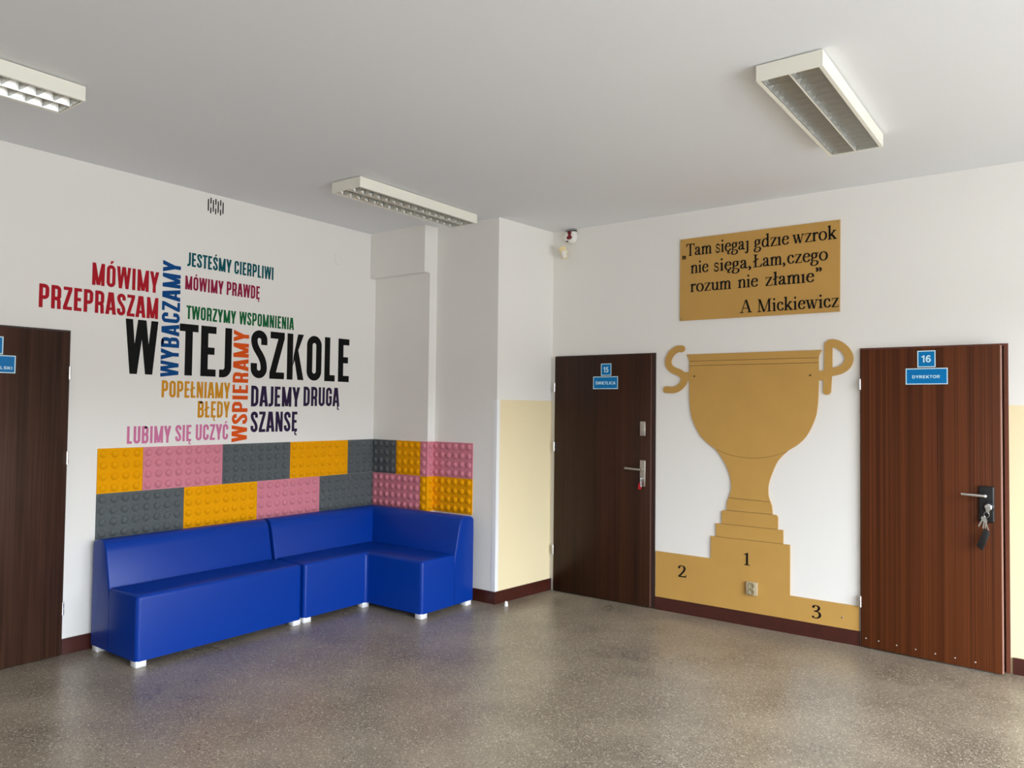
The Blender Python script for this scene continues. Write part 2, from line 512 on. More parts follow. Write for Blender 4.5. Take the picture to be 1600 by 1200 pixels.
MB().bbox(2.318, 2.366, -0.040, -0.028, 1.384, 1.502, 0.003, 2).cyl((2.342, -0.040, 1.432), (2.342, -0.047, 1.432), 0.012).build('deadlock_plate', M['steel'], d)
pl = MB().bbox(2.318, 2.366, -0.036, -0.028, 0.974, 1.186, 0.003, 2).cyl((2.344, -0.036, 1.041), (2.344, -0.044, 1.041), 0.011).build('lock_plate', M['steel'], d)
h = MB().cyl((2.344, -0.036, 1.113), (2.344, -0.080, 1.113), 0.010)
h.tube(smooth([(2.344, -0.078, 1.113), (2.325, -0.083, 1.113), (2.27, -0.084, 1.115), (2.205, -0.084, 1.118)], 5), 0.0095, 12)
h.cyl((2.205, -0.084, 1.118), (2.203, -0.084, 1.118), 0.0095, 0.004, 12)
h.build('handle', M['steel'], d)

# door 3, back wall on the right, a hand's breadth ajar
d3 = thing('door_3', ((D3R[0] + D3R[1]) / 2, 0, 0), kind='structure')
f = MB()
f.box(D3R[0], D3R[0] + 0.008, -0.008, 0.098, 0, D3R[2] - 0.014)
f.box(D3R[1] - 0.023, D3R[1], -0.008, 0.098, 0, D3R[2] - 0.014)
f.box(D3R[0], D3R[1], -0.008, 0.098, D3R[2] - 0.014, D3R[2])
f.box(D3R[0] + 0.008, D3R[0] + 0.050, 0.030, 0.098, 0, D3R[2] - 0.050)
f.box(D3R[1] - 0.060, D3R[1] - 0.023, 0.030, 0.098, 0, D3R[2] - 0.050)
f.box(D3R[0] + 0.008, D3R[1] - 0.023, 0.030, 0.098, D3R[2] - 0.050, D3R[2] - 0.014)
f.build('door_frame', M['mahogany_frame'], d3)
ANG = math.radians(-4.36)
P0 = Vector((3.992, -0.030, 0))
LW, LT = 0.826, 0.030
lf = MB().bbox(0.004, LW - 0.005, 0, LT, 0.008, 2.027, 0.003, 2)
leaf = bpy.data.objects.new('door_leaf', None)
lf_o = lf.build('door_leaf', M['mahogany'], origin=(0, 0, 0))
bpy.data.objects.remove(leaf)
leaf = lf_o
leaf.parent = d3
leaf.location = P0 - d3.location
leaf.rotation_euler = (0, 0, ANG)
def onleaf(mb, name, m):
    o = mb.build(name, m, origin=(0, 0, 0)); o.parent = leaf
    return o
LF = lambda u, v, n: (u, -n, v)
onleaf(MB().box(LW - 0.005, LW, 0.001, LT - .001, 0.010, 2.025), 'edge_strip', M['pale_edge'])
onleaf(MB().bbox(0.703, 0.788, -0.018, 0, 0.925, 1.150, 0.010, 4), 'lock_plate', M['black_plastic'])
h = MB().lathe((0.758, -0.018, 1.022), (0, -1, 0), [(0.033, 0), (0.032, 0.006), (0.026, 0.011), (0.019, 0.012)], 28)
onleaf(h, 'cylinder_collar', M['black_plastic'])
h = MB().lathe((0.758, -0.018, 1.022), (0, -1, 0), [(0.021, 0.010), (0.020, 0.015), (0.012, 0.017), (0.0, 0.017)], 24)
onleaf(h, 'lock_cylinder', M['chrome'])
h = MB().cyl((0.746, -0.016, 1.092), (0.746, -0.060, 1.092), 0.011)
h.tube(smooth([(0.750, -0.058, 1.092), (0.735, -0.064, 1.092), (0.68, -0.066, 1.094), (0.618, -0.066, 1.096)], 5), 0.0095, 12)
h.cyl((0.618, -0.066, 1.096), (0.615, -0.066, 1.096), 0.0095, 0.003, 12)
onleaf(h, 'handle', M['chrome'])
for u, z in ((0.033, 0.067), (0.113, 0.064), (0.225, 0.060), (0.339, 0.057), (0.453, 0.054), (0.565, 0.052), (0.677, 0.050)):
    onleaf(MB().lathe((u, 0, z), (0, -1, 0), [(0.0055, 0), (0.005, 0.0015), (0, 0.0022)], 10), 'nail', M['steel'])
for z0, z1 in ((1.755, 1.826), (0.272, 0.346)): hinge(d3, WB, D3R[0] + 0.004, z0, z1, 0.032)

def leaf_pt(u, n, z):
    c, s_ = math.cos(ANG), math.sin(ANG)
    return (P0.x + u * c + n * s_, P0.y + u * s_ - n * c, z)

# ------------------------------------------------------------------ lettering
HWS = 0.079
def arc(cx, cy, rx, ry, a0, a1, n=10):
    return [(cx + rx * math.cos(math.radians(a0 + (a1 - a0) * i / n)), cy + ry * math.sin(math.radians(a0 + (a1 - a0) * i / n))) for i in range(n + 1)]
def bez(p0, p1, p2, p3, n=12):
    out = []
    for i in range(n + 1):
        t = i / n; s_ = 1 - t
        out.append(tuple(s_ ** 3 * p0[k] + 3 * s_ * s_ * t * p1[k] + 3 * s_ * t * t * p2[k] + t ** 3 * p3[k] for k in (0, 1)))
    return out
def cond(ch):
    """condensed grotesque capital: ink width, side bearing, list of ('s', path, closed) strokes and ('p', polygon)"""
    h = HWS; B = 0.143
    rect = lambda x0, x1, y0, y1: ('p', [(x0, y0), (x1, y0), (x1, y1), (x0, y1)])
    dg = lambda x0, y0, x1, y1, q=0.086: ('p', [(x0 - q, y0), (x0 + q, y0), (x1 + q, y1), (x1 - q, y1)])
    stem = rect(0, 2 * h, 0, 1)
    acute = lambda c: ('p', [(c - 0.06, 1.05), (c + 0.03, 1.05), (c + 0.13, 1.19), (c - 0.01, 1.19)])
    ogon = lambda x: ('s', bez((x, 0.02), (x - 0.10, -0.06), (x - 0.09, -0.19), (x + 0.05, -0.165), 8), 0.036)
    if ch in 'Ó': w, b, g = cond('O'); return w, b, g + [acute(w / 2)]
    if ch in 'Ś': w, b, g = cond('S'); return w, b, g + [acute(w / 2)]
    if ch in 'Ć': w, b, g = cond('C'); return w, b, g + [acute(w / 2)]
    if ch in 'Ę': w, b, g = cond('E'); return w, b, g + [ogon(w - 0.07)]
    if ch in 'Ą': w, b, g = cond('A'); return w, b, g + [ogon(w - 0.07)]
    if ch in 'Ł': w, b, g = cond('L'); return w, b, g + [('p', [(-0.06, 0.40), (0.27, 0.58), (0.27, 0.70), (-0.06, 0.52)])]
    if ch == 'A':
        w = 0.50
        return w, 0.012, [dg(0.083, 0, w / 2 - 0.035, 1), dg(w - 0.083, 0, w / 2 + 0.035, 1), rect(0.12, w - 0.12, 0.19, 0.32)]
    if ch == 'B':
        w = 0.43; r = 0.13
        p1 = [(h, 1 - B / 2), (w - h - r, 1 - B / 2)] + arc(w - h - r - 0.01, 1 - B / 2 - r, r, r, 90, 0, 6) + arc(w - h - r - 0.01, 0.535 + r - 0.01, r, r, 0, -90, 6) + [(h, 0.525)]
        p2 = [(h + 0.01, 0.520), (w - h - r, 0.525)] + arc(w - h - r, 0.525 - r, r, r, 90, 0, 6) + arc(w - h - r, B / 2 + r, r, r, 0, -90, 6) + [(h, B / 2)]
        return w, 0.05, [stem, ('s', p1, h), ('s', p2, h)]
    if ch in 'CG':
        w = 0.415; r = w / 2 - h
        p = [(w - h, 0.655), (w - h, 1 - h - r)] + arc(w / 2, 1 - h - r, r, r, 0, 180, 14)[1:] + arc(w / 2, h + r, r, r, 180, 360, 14)
        if ch == 'C': return w, 0.045, [('s', p + [(w - h, 0.36)], h)]
        return w, 0.045, [('s', p + [(w - h, 0.44)], h), rect(w * 0.53, w, 0.42, 0.545)]
    if ch == 'D':
        w = 0.42; r = 0.17
        p = [(0.02, 1 - B / 2), (w - h - r, 1 - B / 2)] + arc(w - h - r, 1 - B / 2 - r, r, r, 90, 0, 8) + arc(w - h - r, B / 2 + r, r, r, 0, -90, 8) + [(0.02, B / 2)]
        return w, 0.05, [stem, ('s', p, h)]
    if ch == 'E': return 0.34, 0.05, [stem, rect(0.1, 0.34, 0, B), rect(0.1, 0.34, 1 - B, 1), rect(0.1, 0.305, 0.435, 0.435 + B)]
    if ch == 'I': return 2 * h, 0.055, [stem]
    if ch == 'J':
        w = 0.28; r = 0.125
        return w, 0.03, [('s', [(w - h, 1), (w - h, B / 2 + r)] + arc(w - h - r, B / 2 + r, r, r, 0, -90, 8)[1:] + [(0.0, B / 2)], h)]
    if ch == 'K':
        w = 0.465
        return w, 0.04, [stem, ('p', [(2 * h, 0.30), (2 * h + 0.02, 0.52), (w - 0.17, 1), (w - 0.01, 1), (0.235, 0.49)]), ('p', [(w - 0.165, 0), (w, 0), (0.30, 0.66), (0.19, 0.50)])]
    if ch == 'L': return 0.315, 0.05, [stem, rect(0.1, 0.315, 0, B)]
    if ch == 'M':
        w = 0.585
        return w, 0.05, [stem, rect(w - 2 * h, w, 0, 1), dg(0.085, 1, w / 2 - 0.012, 0.02, 0.075), dg(w - 0.085, 1, w / 2 + 0.012, 0.02, 0.075)]
    if ch == 'N':
        w = 0.44
        return w, 0.05, [rect(0, 0.14, 0, 1), rect(w - 0.14, w, 0, 1), dg(0.09, 1, w - 0.09, 0, 0.085)]
    if ch == 'O':
        w = 0.425; r = w / 2 - h
        return w, 0.045, [('c', arc(w / 2, 1 - h - r, r, r, 0, 180, 14) + arc(w / 2, h + r, r, r, 180, 360, 14), h)]
    if ch in 'PR':
        w = 0.42; r = 0.125; yb = 0.44
        p = [(0.02, 1 - B / 2), (w - h - r, 1 - B / 2)] + arc(w - h - r, 1 - B / 2 - r, r, r, 90, 0, 7) + arc(w - h - r, yb + r, r, r, 0, -90, 7) + [(0.02, yb)]
        if ch == 'P': return w, 0.045, [stem, ('s', p, h)]
        lg = bez((0.2, yb), (w - h - 0.02, yb), (w - h - 0.012, 0.36), (w - h - 0.012, 0.26), 8) + [(w - h - 0.01, 0.1), (w - h + 0.005, 0)]
        return w + 0.01, 0.045, [stem, ('s', p, h), ('s', lg, h)]
    if ch == 'S':
        w = 0.41; r = w / 2 - h
        p = [(w - h, 0.70), (w - h, 1 - h - r)] + arc(w / 2, 1 - h - r, r, r, 0, 180, 14)[1:]
        p += bez((h, 1 - h - r), (h, 0.56), (w - h, 0.50), (w - h, h + r), 16)[1:]
        p += arc(w / 2, h + r, r, r, 0, -180, 14)[1:] + [(h, 0.31)]
        return w, 0.035, [('s', p, h)]
    if ch == 'T': w = 0.40; return w, 0.012, [rect(0, w, 1 - B, 1), rect(w / 2 - h, w / 2 + h, 0, 1 - B + .01)]
    if ch == 'U':
        w = 0.425; r = w / 2 - h
        return w, 0.045, [('s', [(h, 1)] + arc(w / 2, h + r, r, r, 180, 360, 14) + [(w - h, 1)], h)]
    if ch == 'W':
        w = 0.71
        return w, 0.012, [dg(0.083, 1, 0.19, 0, 0.075), dg(0.20, 0, w / 2 - 0.02, 1, 0.068), dg(w / 2 + 0.02, 1, w - 0.20, 0, 0.068), dg(w - 0.19, 0, w - 0.083, 1, 0.075)]
    if ch == 'Y':
        w = 0.48
        return w, 0.005, [rect(w / 2 - h, w / 2 + h, 0, 0.42), dg(w / 2, 0.36, 0.084, 1), dg(w / 2, 0.36, w - 0.084, 1)]
    if ch == 'Z':
        w = 0.385
        return w, 0.035, [rect(0.01, w, 1 - B, 1), rect(0, w, 0, B), ('p', [(0, B - .01), (0.165, B - .01), (w, 1 - B + .01), (w - 0.165, 1 - B + .01)])]
    return 0.2, 0.0, []

def draw_word(mb, word, u0, u1, v0, v1, base, up=False, n1=0.0012, font=cond):
    """lay a word out so that its ink fills u0..u1 by v0..v1 (for up=True the word climbs from v0 to v1)"""
    xpos, pen, prev = [], 0.0, None
    for ch in word:
        w_, b_, g_ = font(ch)
        if prev is not None: pen += prev + b_
        xpos.append(pen); pen += w_; prev = b_
    if not up:
        sx, sy = (u1 - u0) / pen, (v1 - v0)
        tr = lambda x, y: (u0 + x * sx, v0 + y * sy)
    else:
        sx, sy = (v1 - v0) / pen, (u1 - u0)
        tr = lambda x, y: (u1 - y * sy, v0 + x * sx)
    q = 0
    for ch, xo in zip(word, xpos):
        for st in font(ch)[2]:
            q += 1
            nn = n1 + 0.00016 * (q % 5)
            mp = lambda a, b, n, xo=xo: base(*tr(a + xo, b), n)
            if st[0] == 'p': mb.poly(st[1], mp, 0, nn)
            else: mb.ribbon(st[1], st[2], mp, 0, nn, closed=(st[0] == 'c'))
    return mb

PHR = [  # phrase label, colour, [(word, u0, u1, v0, v1)], climbing
    ('red', srgb(186, 24, 40), [('MÓWIMY', -3.318, -2.865, 2.378, 2.526)], False, 'red capital lettering on the left wall reading MÓWIMY, above PRZEPRASZAM'),
    ('red', None, [('PRZEPRASZAM', -3.634, -2.866, 2.195, 2.343)], False, 'red capital lettering on the left wall reading PRZEPRASZAM, widest red word'),
    ('blue', srgb(0, 76, 142), [('WYBACZAMY', -2.838, -2.704, 1.790, 2.620)], True, 'blue wall lettering climbing vertically, reading WYBACZAMY'),
    ('teal', srgb(0, 92, 100), [('JESTEŚMY', -2.656, -2.295, 2.606, 2.707), ('CIERPLIWI', -2.270, -1.917, 2.606, 2.707)], False, 'teal wall lettering reading JESTEŚMY CIERPLIWI, topmost line'),
    ('crimson', srgb(158, 28, 68), [('MÓWIMY', -2.668, -2.360, 2.433, 2.534), ('PRAWDĘ', -2.332, -2.041, 2.435, 2.537)], False, 'crimson wall lettering reading MÓWIMY PRAWDĘ under the teal line'),
    ('green', srgb(16, 108, 56), [('TWORZYMY', -2.653, -2.247, 2.220, 2.318), ('WSPOMNIENIA', -2.219, -1.707, 2.221, 2.321)], False, 'green wall lettering reading TWORZYMY WSPOMNIENIA'),
    ('black_ink', srgb(12, 12, 11), [('W', -3.094, -2.859, 1.803, 2.178), ('TEJ', -2.701, -2.278, 1.808, 2.182), ('SZKOLE', -2.108, -1.108, 1.811, 2.190)], False, 'large black wall lettering reading W TEJ SZKOLE'),
    ('orange', srgb(240, 92, 20), [('WSPIERAMY', -2.262, -2.128, 1.311, 2.175)], True, 'orange wall lettering climbing vertically, reading WSPIERAMY'),
    ('ochre', srgb(226, 156, 36), [('POPEŁNIAMY', -2.825, -2.283, 1.646, 1.766)], False, 'ochre wall lettering reading POPEŁNIAMY'),
    ('ochre', None, [('BŁĘDY', -2.546, -2.282, 1.502, 1.623)], False, 'ochre wall lettering reading BŁĘDY, under the longer ochre word'),
    ('rose', srgb(224, 128, 170), [('LUBIMY', -3.061, -2.747, 1.325, 1.444), ('SIĘ', -2.715, -2.593, 1.331, 1.449), ('UCZYĆ', -2.557, -2.292, 1.335, 1.452)], False, 'pink wall lettering reading LUBIMY SIĘ UCZYĆ just above the felt panels'),
    ('plum', srgb(50, 32, 68), [('DAJEMY', -2.098, -1.633, 1.589, 1.750), ('DRUGĄ', -1.595, -1.210, 1.596, 1.757)], False, 'dark purple wall lettering reading DAJEMY DRUGĄ'),
    ('plum', None, [('SZANSĘ', -2.097, -1.655, 1.386, 1.548)], False, 'dark purple wall lettering reading SZANSĘ'),
]
for key, colr, words, up, label in PHR:
    if colr is not None: M['ink_' + key] = mat(key + '_vinyl_lettering', tuple(c * 0.82 for c in colr[:3]) + (1,), 0.6, spec=0.15)
    m = M['ink_' + key]
    if len(words) == 1:
        mb = draw_word(MB(), *words[0], WA, up)
        tag(mb.build('wall_lettering', m), label, 'lettering', 'words on the left wall')
    else:
        u0 = min(q[1] for q in words); u1 = max(q[2] for q in words); v0 = min(q[3] for q in words)
        t = thing('wall_lettering', (0, (u0 + u1) / 2, v0), label, 'lettering', 'words on the left wall')
        for q in words: draw_word(MB(), *q, WA, up).build('word', m, t)

# ------------------------------------------------------------------ felt panels on the wall
def fold(path):
    """path: list of (x,y) corners seen from above with the panel on their right-hand side; returns (s, z, n) -> world"""
    segs, s0 = [], 0.0
    for (a, b) in zip(path[:-1], path[1:]):
        a, b = Vector(a), Vector(b); L = (b - a).length; d = (b - a) / L
        segs.append((s0, s0 + L, a, d, Vector((d.y, -d.x)))); s0 += L
    def f(s, z, n):
        for i, (t0, t1, a, d, nn) in enumerate(segs):
            if s <= t1 + 1e-6 or i == len(segs) - 1:
                p = a + d * (s - t0) + nn * n
                return (p.x, p.y, z)
    f.breaks = [q[1] for q in segs[:-1]]
    f.segs = segs
    return f

TH, BH, BR = 0.007, 0.016, 0.0240
def panel(name, m, path, s0, s1, z0, z1, label, first=0.0375):
    mp = fold(path)
    mb = MB()
    edges = [s0] + [b for b in mp.breaks if s0 < b < s1] + [s1]
    G = 0.0008
    for k, (a, b) in enumerate(zip(edges[:-1], edges[1:])):
        sg = [q for q in mp.segs if q[0] <= (a + b) / 2 <= q[1]][0]
        def loc(s, z, n, sg=sg):
            p = sg[2] + sg[3] * (s - sg[0]) + sg[4] * n
            return (p.x, p.y, z)
        ia = G if k == 0 else 0.0
        ib = G if k == len(edges) - 2 else 0.0
        # on folds the slab runs into or stops short of the corner, so that the sheets meet there
        aa, bb = a + ia, b - ib
        if k < len(edges) - 2:
            nx = mp.segs[mp.segs.index(sg) + 1]; turn = sg[3].cross(nx[3]) if False else sg[3].x * nx[3].y - sg[3].y * nx[3].x
            bb += TH if turn > 0 else -TH
        if k > 0:
            pv = mp.segs[mp.segs.index(sg) - 1]; turn = pv[3].x * sg[3].y - pv[3].y * sg[3].x
            aa += -0.0 if turn > 0 else 0.0
        v = [loc(aa, z0 + G, 0), loc(bb, z0 + G, 0), loc(bb, z1 - G, 0), loc(aa, z1 - G, 0), loc(aa, z0 + G, TH), loc(bb, z0 + G, TH), loc(bb, z1 - G, TH), loc(aa, z1 - G, TH)]
        mb.add(v, [(4, 5, 6, 7), (0, 1, 5, 4), (1, 2, 6, 5), (2, 3, 7, 6), (3, 0, 4, 7)])
    s = s0 + first
    while s < s1 - 0.02:
        sg = [q for q in mp.segs if q[0] <= s <= q[1] + 1e-6][0]
        for r_ in range(4):
            zc = z0 + 0.0375 + 0.075 * r_
            prof = [(1.30, 0.0), (1.12, 0.0004), (1.02, 0.0016), (0.96, 0.42 * BH), (0.84, 0.66 * BH), (0.56, 0.88 * BH), (0.26, 0.98 * BH)]
            N = 18; vs, fs = [], []
            for (q, hh) in prof:
                for i in range(N):
                    t = 2 * PI * i / N
                    p = sg[2] + sg[3] * (s - sg[0] + BR * q * math.cos(t)) + sg[4] * (TH + hh)
                    vs.append((p.x, p.y, zc + BR * q * math.sin(t)))
            for k in range(len(prof) - 1):
                for i in range(N): fs.append((k * N + i, k * N + (i + 1) % N, (k + 1) * N + (i + 1) % N, (k + 1) * N + i))
            fs.append(tuple((len(prof) - 1) * N + i for i in range(N)))
            mb.add(vs, fs, 0, True)
        s += 0.075
    return tag(mb.build(name, m), label, 'wall panel', 'felt panels with round bumps above the sofas')

pA = [(0.0, -3.254), (0.0, -0.80)]      # left wall, walked towards the corner: the room is on the right-hand side
pB = [(0.0, -D1L), (X1, -D1L), (X1, -D2), (1.14, -D2)]
fy, fp, fg = M['felt_yellow'], M['felt_pink'], M['felt_grey']
def on_left(nm, m, y0, y1, z0, z1, lb): panel(nm, m, pA, y0 + 3.254, y1 + 3.254, z0, z1, lb)
yA = [-3.254, -2.946, -2.336, -1.722, -1.108, -0.804]
on_left('felt_panel', fy, -3.2540, -2.949, 1.0, 1.3, 'square mustard felt panel at the left end of the top row')
on_left('felt_panel', fp, -2.949, -2.337, 1.0, 1.3, 'pink felt panel in the top row under LUBIMY SIĘ UCZYĆ')
on_left('felt_panel', fg, -2.337, -1.722, 1.0, 1.3, 'grey felt panel in the top row under SZANSĘ, between pink and mustard')
on_left('felt_panel', fy, -1.722, -1.108, 1.0, 1.3, 'wide mustard felt panel in the top row on the left wall')
on_left('felt_panel', fg, -1.108, -0.812, 1.0, 1.3, 'square grey felt panel on the left wall at the inner corner')
on_left('felt_panel', fg, -3.254, -2.641, 0.7, 1.0, 'grey felt panel at the left end of the bottom row')
on_left('felt_panel', fy, -2.641, -2.029, 0.7, 1.0, 'mustard felt panel in the bottom row above the gap between the sofas')
on_left('felt_panel', fp, -2.029, -1.414, 0.7, 1.0, 'pink felt panel in the bottom row on the left wall')
on_left('felt_panel', fg, -1.414, -0.812, 0.7, 1.0, 'grey felt panel in the bottom row at the inner corner')
panel('felt_panel', fg, pB, 0.008, 0.306, 1.0, 1.3, 'square grey felt panel on the pier facing the room, in the corner', 0.0325)
panel('felt_panel', fy, pB, 0.306, 0.602, 1.0, 1.3, 'square mustard felt panel on the pier between grey and folded pink')
panel('felt_panel', fp, pB, 0.602, 1.206, 1.0, 1.3, 'pink felt panel folded around the pier edge, top row')
panel('felt_panel', fp, pB, 0.008, 0.602, 0.7, 1.0, 'pink felt panel on the pier in the bottom row', 0.032)
panel('felt_panel', fy, pB, 0.602, 1.206, 0.7, 1.0, 'mustard felt panel folded around the pier edge, bottom row')

# ------------------------------------------------------------------ sofas
ZB, ZS = 0.038, 0.437
BACK = [(0.0, ZB), (0.232, ZB), (0.234, 0.400), (0.228, 0.44), (0.180, 0.650), (0.163, 0.695), (0.140, 0.716), (0.110, 0.724), (0.035, 0.715), (0.012, 0.705), (0.0, 0.685)]
SX, SYR = 0.040, -0.817                 # rear faces: along the left wall, along the piers
def sofa_back(sections, name, parent):
    """sections: functions u,z -> point; consecutive cross sections are skinned"""
    t = bmesh.new()
    rings = [[t.verts.new(sec(u, z)) for u, z in BACK] for sec in sections]
    n = len(BACK)
    for a, b in zip(rings[:-1], rings[1:]):
        for i in range(n): t.faces.new((a[i], a[(i + 1) % n], b[(i + 1) % n], b[i]))
    c0 = t.faces.new(rings[0][::-1]); c1 = t.faces.new(rings[-1])
    bmesh.ops.recalc_face_normals(t, faces=t.faces[:])
    ed = [e for e in set(c0.edges[:] + c1.edges[:]) if max(v.co.z for v in e.verts) > 0.405]
    bmesh.ops.bevel(t, geom=ed, offset=0.013, segments=3, affect='EDGES', profile=0.5)
    o = MB().bm(t).build(name, M['vinyl'], parent)
    weighted(o, 0.5)
    return o
def sofa_seat(outline, parent, r=0.026):
    t = bmesh.new()
    lo = [t.verts.new((x, y, ZB)) for x, y in outline]
    hi = [t.verts.new((x, y, ZS)) for x, y in outline]
    n = len(outline)
    t.faces.new(lo[::-1]); top = t.faces.new(hi)
    sides = [t.faces.new((lo[i], lo[(i + 1) % n], hi[(i + 1) % n], hi[i])) for i in range(n)]
    bmesh.ops.recalc_face_normals(t, faces=t.faces[:])
    rear = lambda v: abs(v.co.x - SX - 0.237) < 1e-4 or abs(v.co.y - SYR + 0.237) < 1e-4
    ed = [e for e in t.edges if max(v.co.z for v in e.verts) > ZS - 1e-5 and not (rear(e.verts[0]) and rear(e.verts[1]) and abs(e.verts[0].co.z - e.verts[1].co.z) > 0.1)]
    bmesh.ops.bevel(t, geom=ed, offset=r, segments=4, affect='EDGES', profile=0.5)
    o = MB().bm(t).build('seat', M['vinyl'], parent)
    weighted(o, 0.5)
    return o
def leg(x0, y0, parent, sx=0.066, sy=0.066):
    MB().bbox(x0, x0 + sx, y0, y0 + sy, 0.0, ZB + 0.002, 0.002, 1).build('leg', M['foot'], parent)

so = thing('sofa', (0.33, -2.67, 0), 'long straight blue vinyl sofa along the left wall beside the left door', 'sofa')
ya, yb = -3.284, -2.062
sofa_seat([(SX + 0.237, ya), (0.622, ya), (0.622, yb), (SX + 0.237, yb)], so)
sofa_back([lambda u, z: (SX + u, ya, z), lambda u, z: (SX + u, yb, z)], 'backrest', so)
leg(0.553, -3.281, so); leg(0.553, -2.131, so); leg(0.060, -3.281, so); leg(0.060, -2.131, so)

so = thing('sofa', (0.62, -1.43, 0), 'blue vinyl L-shaped corner sofa in front of the piers', 'sofa')
yc, xe = -2.040, 1.222
sofa_seat([(SX + 0.237, yc), (0.622, yc), (0.622, -1.428), (xe, -1.428), (xe, SYR - 0.237), (SX + 0.237, SYR - 0.237)], so)
sofa_back([lambda u, z: (SX + u, yc, z), lambda u, z: (SX + u, SYR - u, z), lambda u, z: (xe, SYR - u, z)], 'backrest', so)
leg(0.553, -2.037, so); leg(0.558, -1.468, so, 0.066, 0.066); leg(1.153, -1.426, so); leg(1.153, -0.905, so); leg(0.06, -2.037, so); leg(0.06, -0.905, so)

# ------------------------------------------------------------------ ceiling lamps
def lamp(loc, label):
    """twin-tube louvre fitting, 0.29 x 1.26 x 0.08 m, long side along the left wall"""
    t = thing('ceiling_lamp', loc, label, 'ceiling lamp', 'louvred ceiling lamps')
    X, Y, Z = loc                       # Z is the ceiling
    W, L, B, top = 0.145, 0.630, Z - 0.078, Z - 0.005
    h = MB(); k = 0.008
    h.box(X - W, X - W + k, Y - L, Y + L, B, top); h.box(X + W - k, X + W, Y - L, Y + L, B, top)
    h.box(X - W + k, X + W - k, Y - L, Y - L + k, B, top); h.box(X - W + k, X + W - k, Y + L - k, Y + L, B, top)
    h.box(X - W + k, X + W - k, Y - L + k, Y + L - k, top - 0.004, top)
    h.box(X - W + k, X - W + 0.018, Y - L + k, Y + L - k, B, B + 0.003); h.box(X + W - 0.018, X + W - k, Y - L + k, Y + L - k, B, B + 0.003)
    h.build('housing', M['lamp_white'], t)
    MB().box(X - W + 0.03, X + W - 0.03, Y - L + 0.03, Y + L - 0.03, top, Z).build('ceiling_plate', M['dark'], t)  # inset plate coloured dark to imitate the shadow gap over the housing
    for cx in (X - 0.064, X + 0.064):
        r = MB(); q = 0.060
        Y0, Y1 = Y - L + 0.010, Y + L - 0.010
        for sg in (-1, 1):              # curved side mirrors
            pr = [(q, 0.0), (q - 0.006, 0.020), (q - 0.015, 0.038), (q - 0.028, 0.052)]
            v = [(cx + sg * a, yy, B + 0.003 + z) for a, z in pr for yy in (Y0, Y1)]
            r.add(v, [(2 * i, 2 * i + 1, 2 * i + 3, 2 * i + 2) for i in range(3)], 0, True)
        NB = 16
        for i in range(NB + 1):         # cross blades: hollow wedges, wide at the top
            yy = Y0 + (Y1 - Y0) * i / NB
            for sg in (-1, 1):
                pr = [(0.0012, 0.0), (0.0032, 0.016), (0.0075, 0.032), (0.014, 0.042)]
                v = []
                for a, z in pr:
                    wx = q - 0.004 - 0.012 * (z / 0.042)
                    y_ = min(max(yy + sg * a, Y0), Y1)
                    v += [(cx - wx, y_, B + 0.004 + z), (cx + wx, y_, B + 0.004 + z)]
                r.add(v, [(2 * j, 2 * j + 1, 2 * j + 3, 2 * j + 2) for j in range(3)], 0, True)
        r.build('louvre', M['alu'], t)
        MB().cyl((cx, Y0 + 0.01, B + 0.058), (cx, Y1 - 0.01, B + 0.058), 0.0075, n=12).build('tube', M['tube'], t)
    MB().box(X - 0.0035, X + 0.0035, Y - L + 0.008, Y + L - 0.008, B + 0.002, B + 0.030).build('centre_bar', M['lamp_white'], t)
    return t
def copy_tree(o, loc, label):
    r = o.copy(); COL.objects.link(r); r.location = loc; r['label'] = label
    for ch in list(o.children):
        c = ch.copy(); COL.objects.link(c); c.parent = r
    return r
l0 = lamp((1.133, -1.530, H), 'white louvred ceiling lamp in front of the corner piers')
copy_tree(l0, (1.112, -4.575, H), 'white louvred ceiling lamp cut off by the left edge of the photo')
copy_tree(l0, (4.182, -1.640, H), 'white louvred ceiling lamp over the trophy wall, nearest to the right')

# ------------------------------------------------------------------ things on the left wall
# slotted air vent under the ceiling; raised black shapes paint the shade inside its openings
v = thing('air_vent', (0, -2.441, 3.03), 'small air vent of black slots high on the left wall', 'vent')
MB().box(0, 0.0015, -2.515, -2.367, 3.022, 3.160).build('vent_plate', M['white'], v)
for i in range(7):
    u = -2.501 + 0.0202 * i
    spans = [(3.045, 3.131)] if i % 2 == 0 else [(3.100, 3.146), (3.022 + 0.006, 3.074)]
    for z0, z1 in spans:
        MB().poly(smooth([(u - .0045, z0 + .004), (u, z0), (u + .0045, z0 + .004), (u + .0045, z1 - .004), (u, z1), (u - .0045, z1 - .004)], 3, True), WA, 0, 0.0022).build('slot', M['black'], v)
    if i % 2: MB().poly(arc(u, 3.087, .0035, .0035, 0, 330, 11), WA, 0, 0.0022).build('slot', M['black'], v)
c = MB().lathe((0, -1.247, 2.885), (1, 0, 0), [(0.052, 0.0), (0.0515, 0.003), (0.047, 0.0042), (0.045, 0.0034), (0.0, 0.0034)], 36)
tag(c.build('junction_cover', M['white']), 'round white cover plate on the left wall near the piers', 'cover plate')

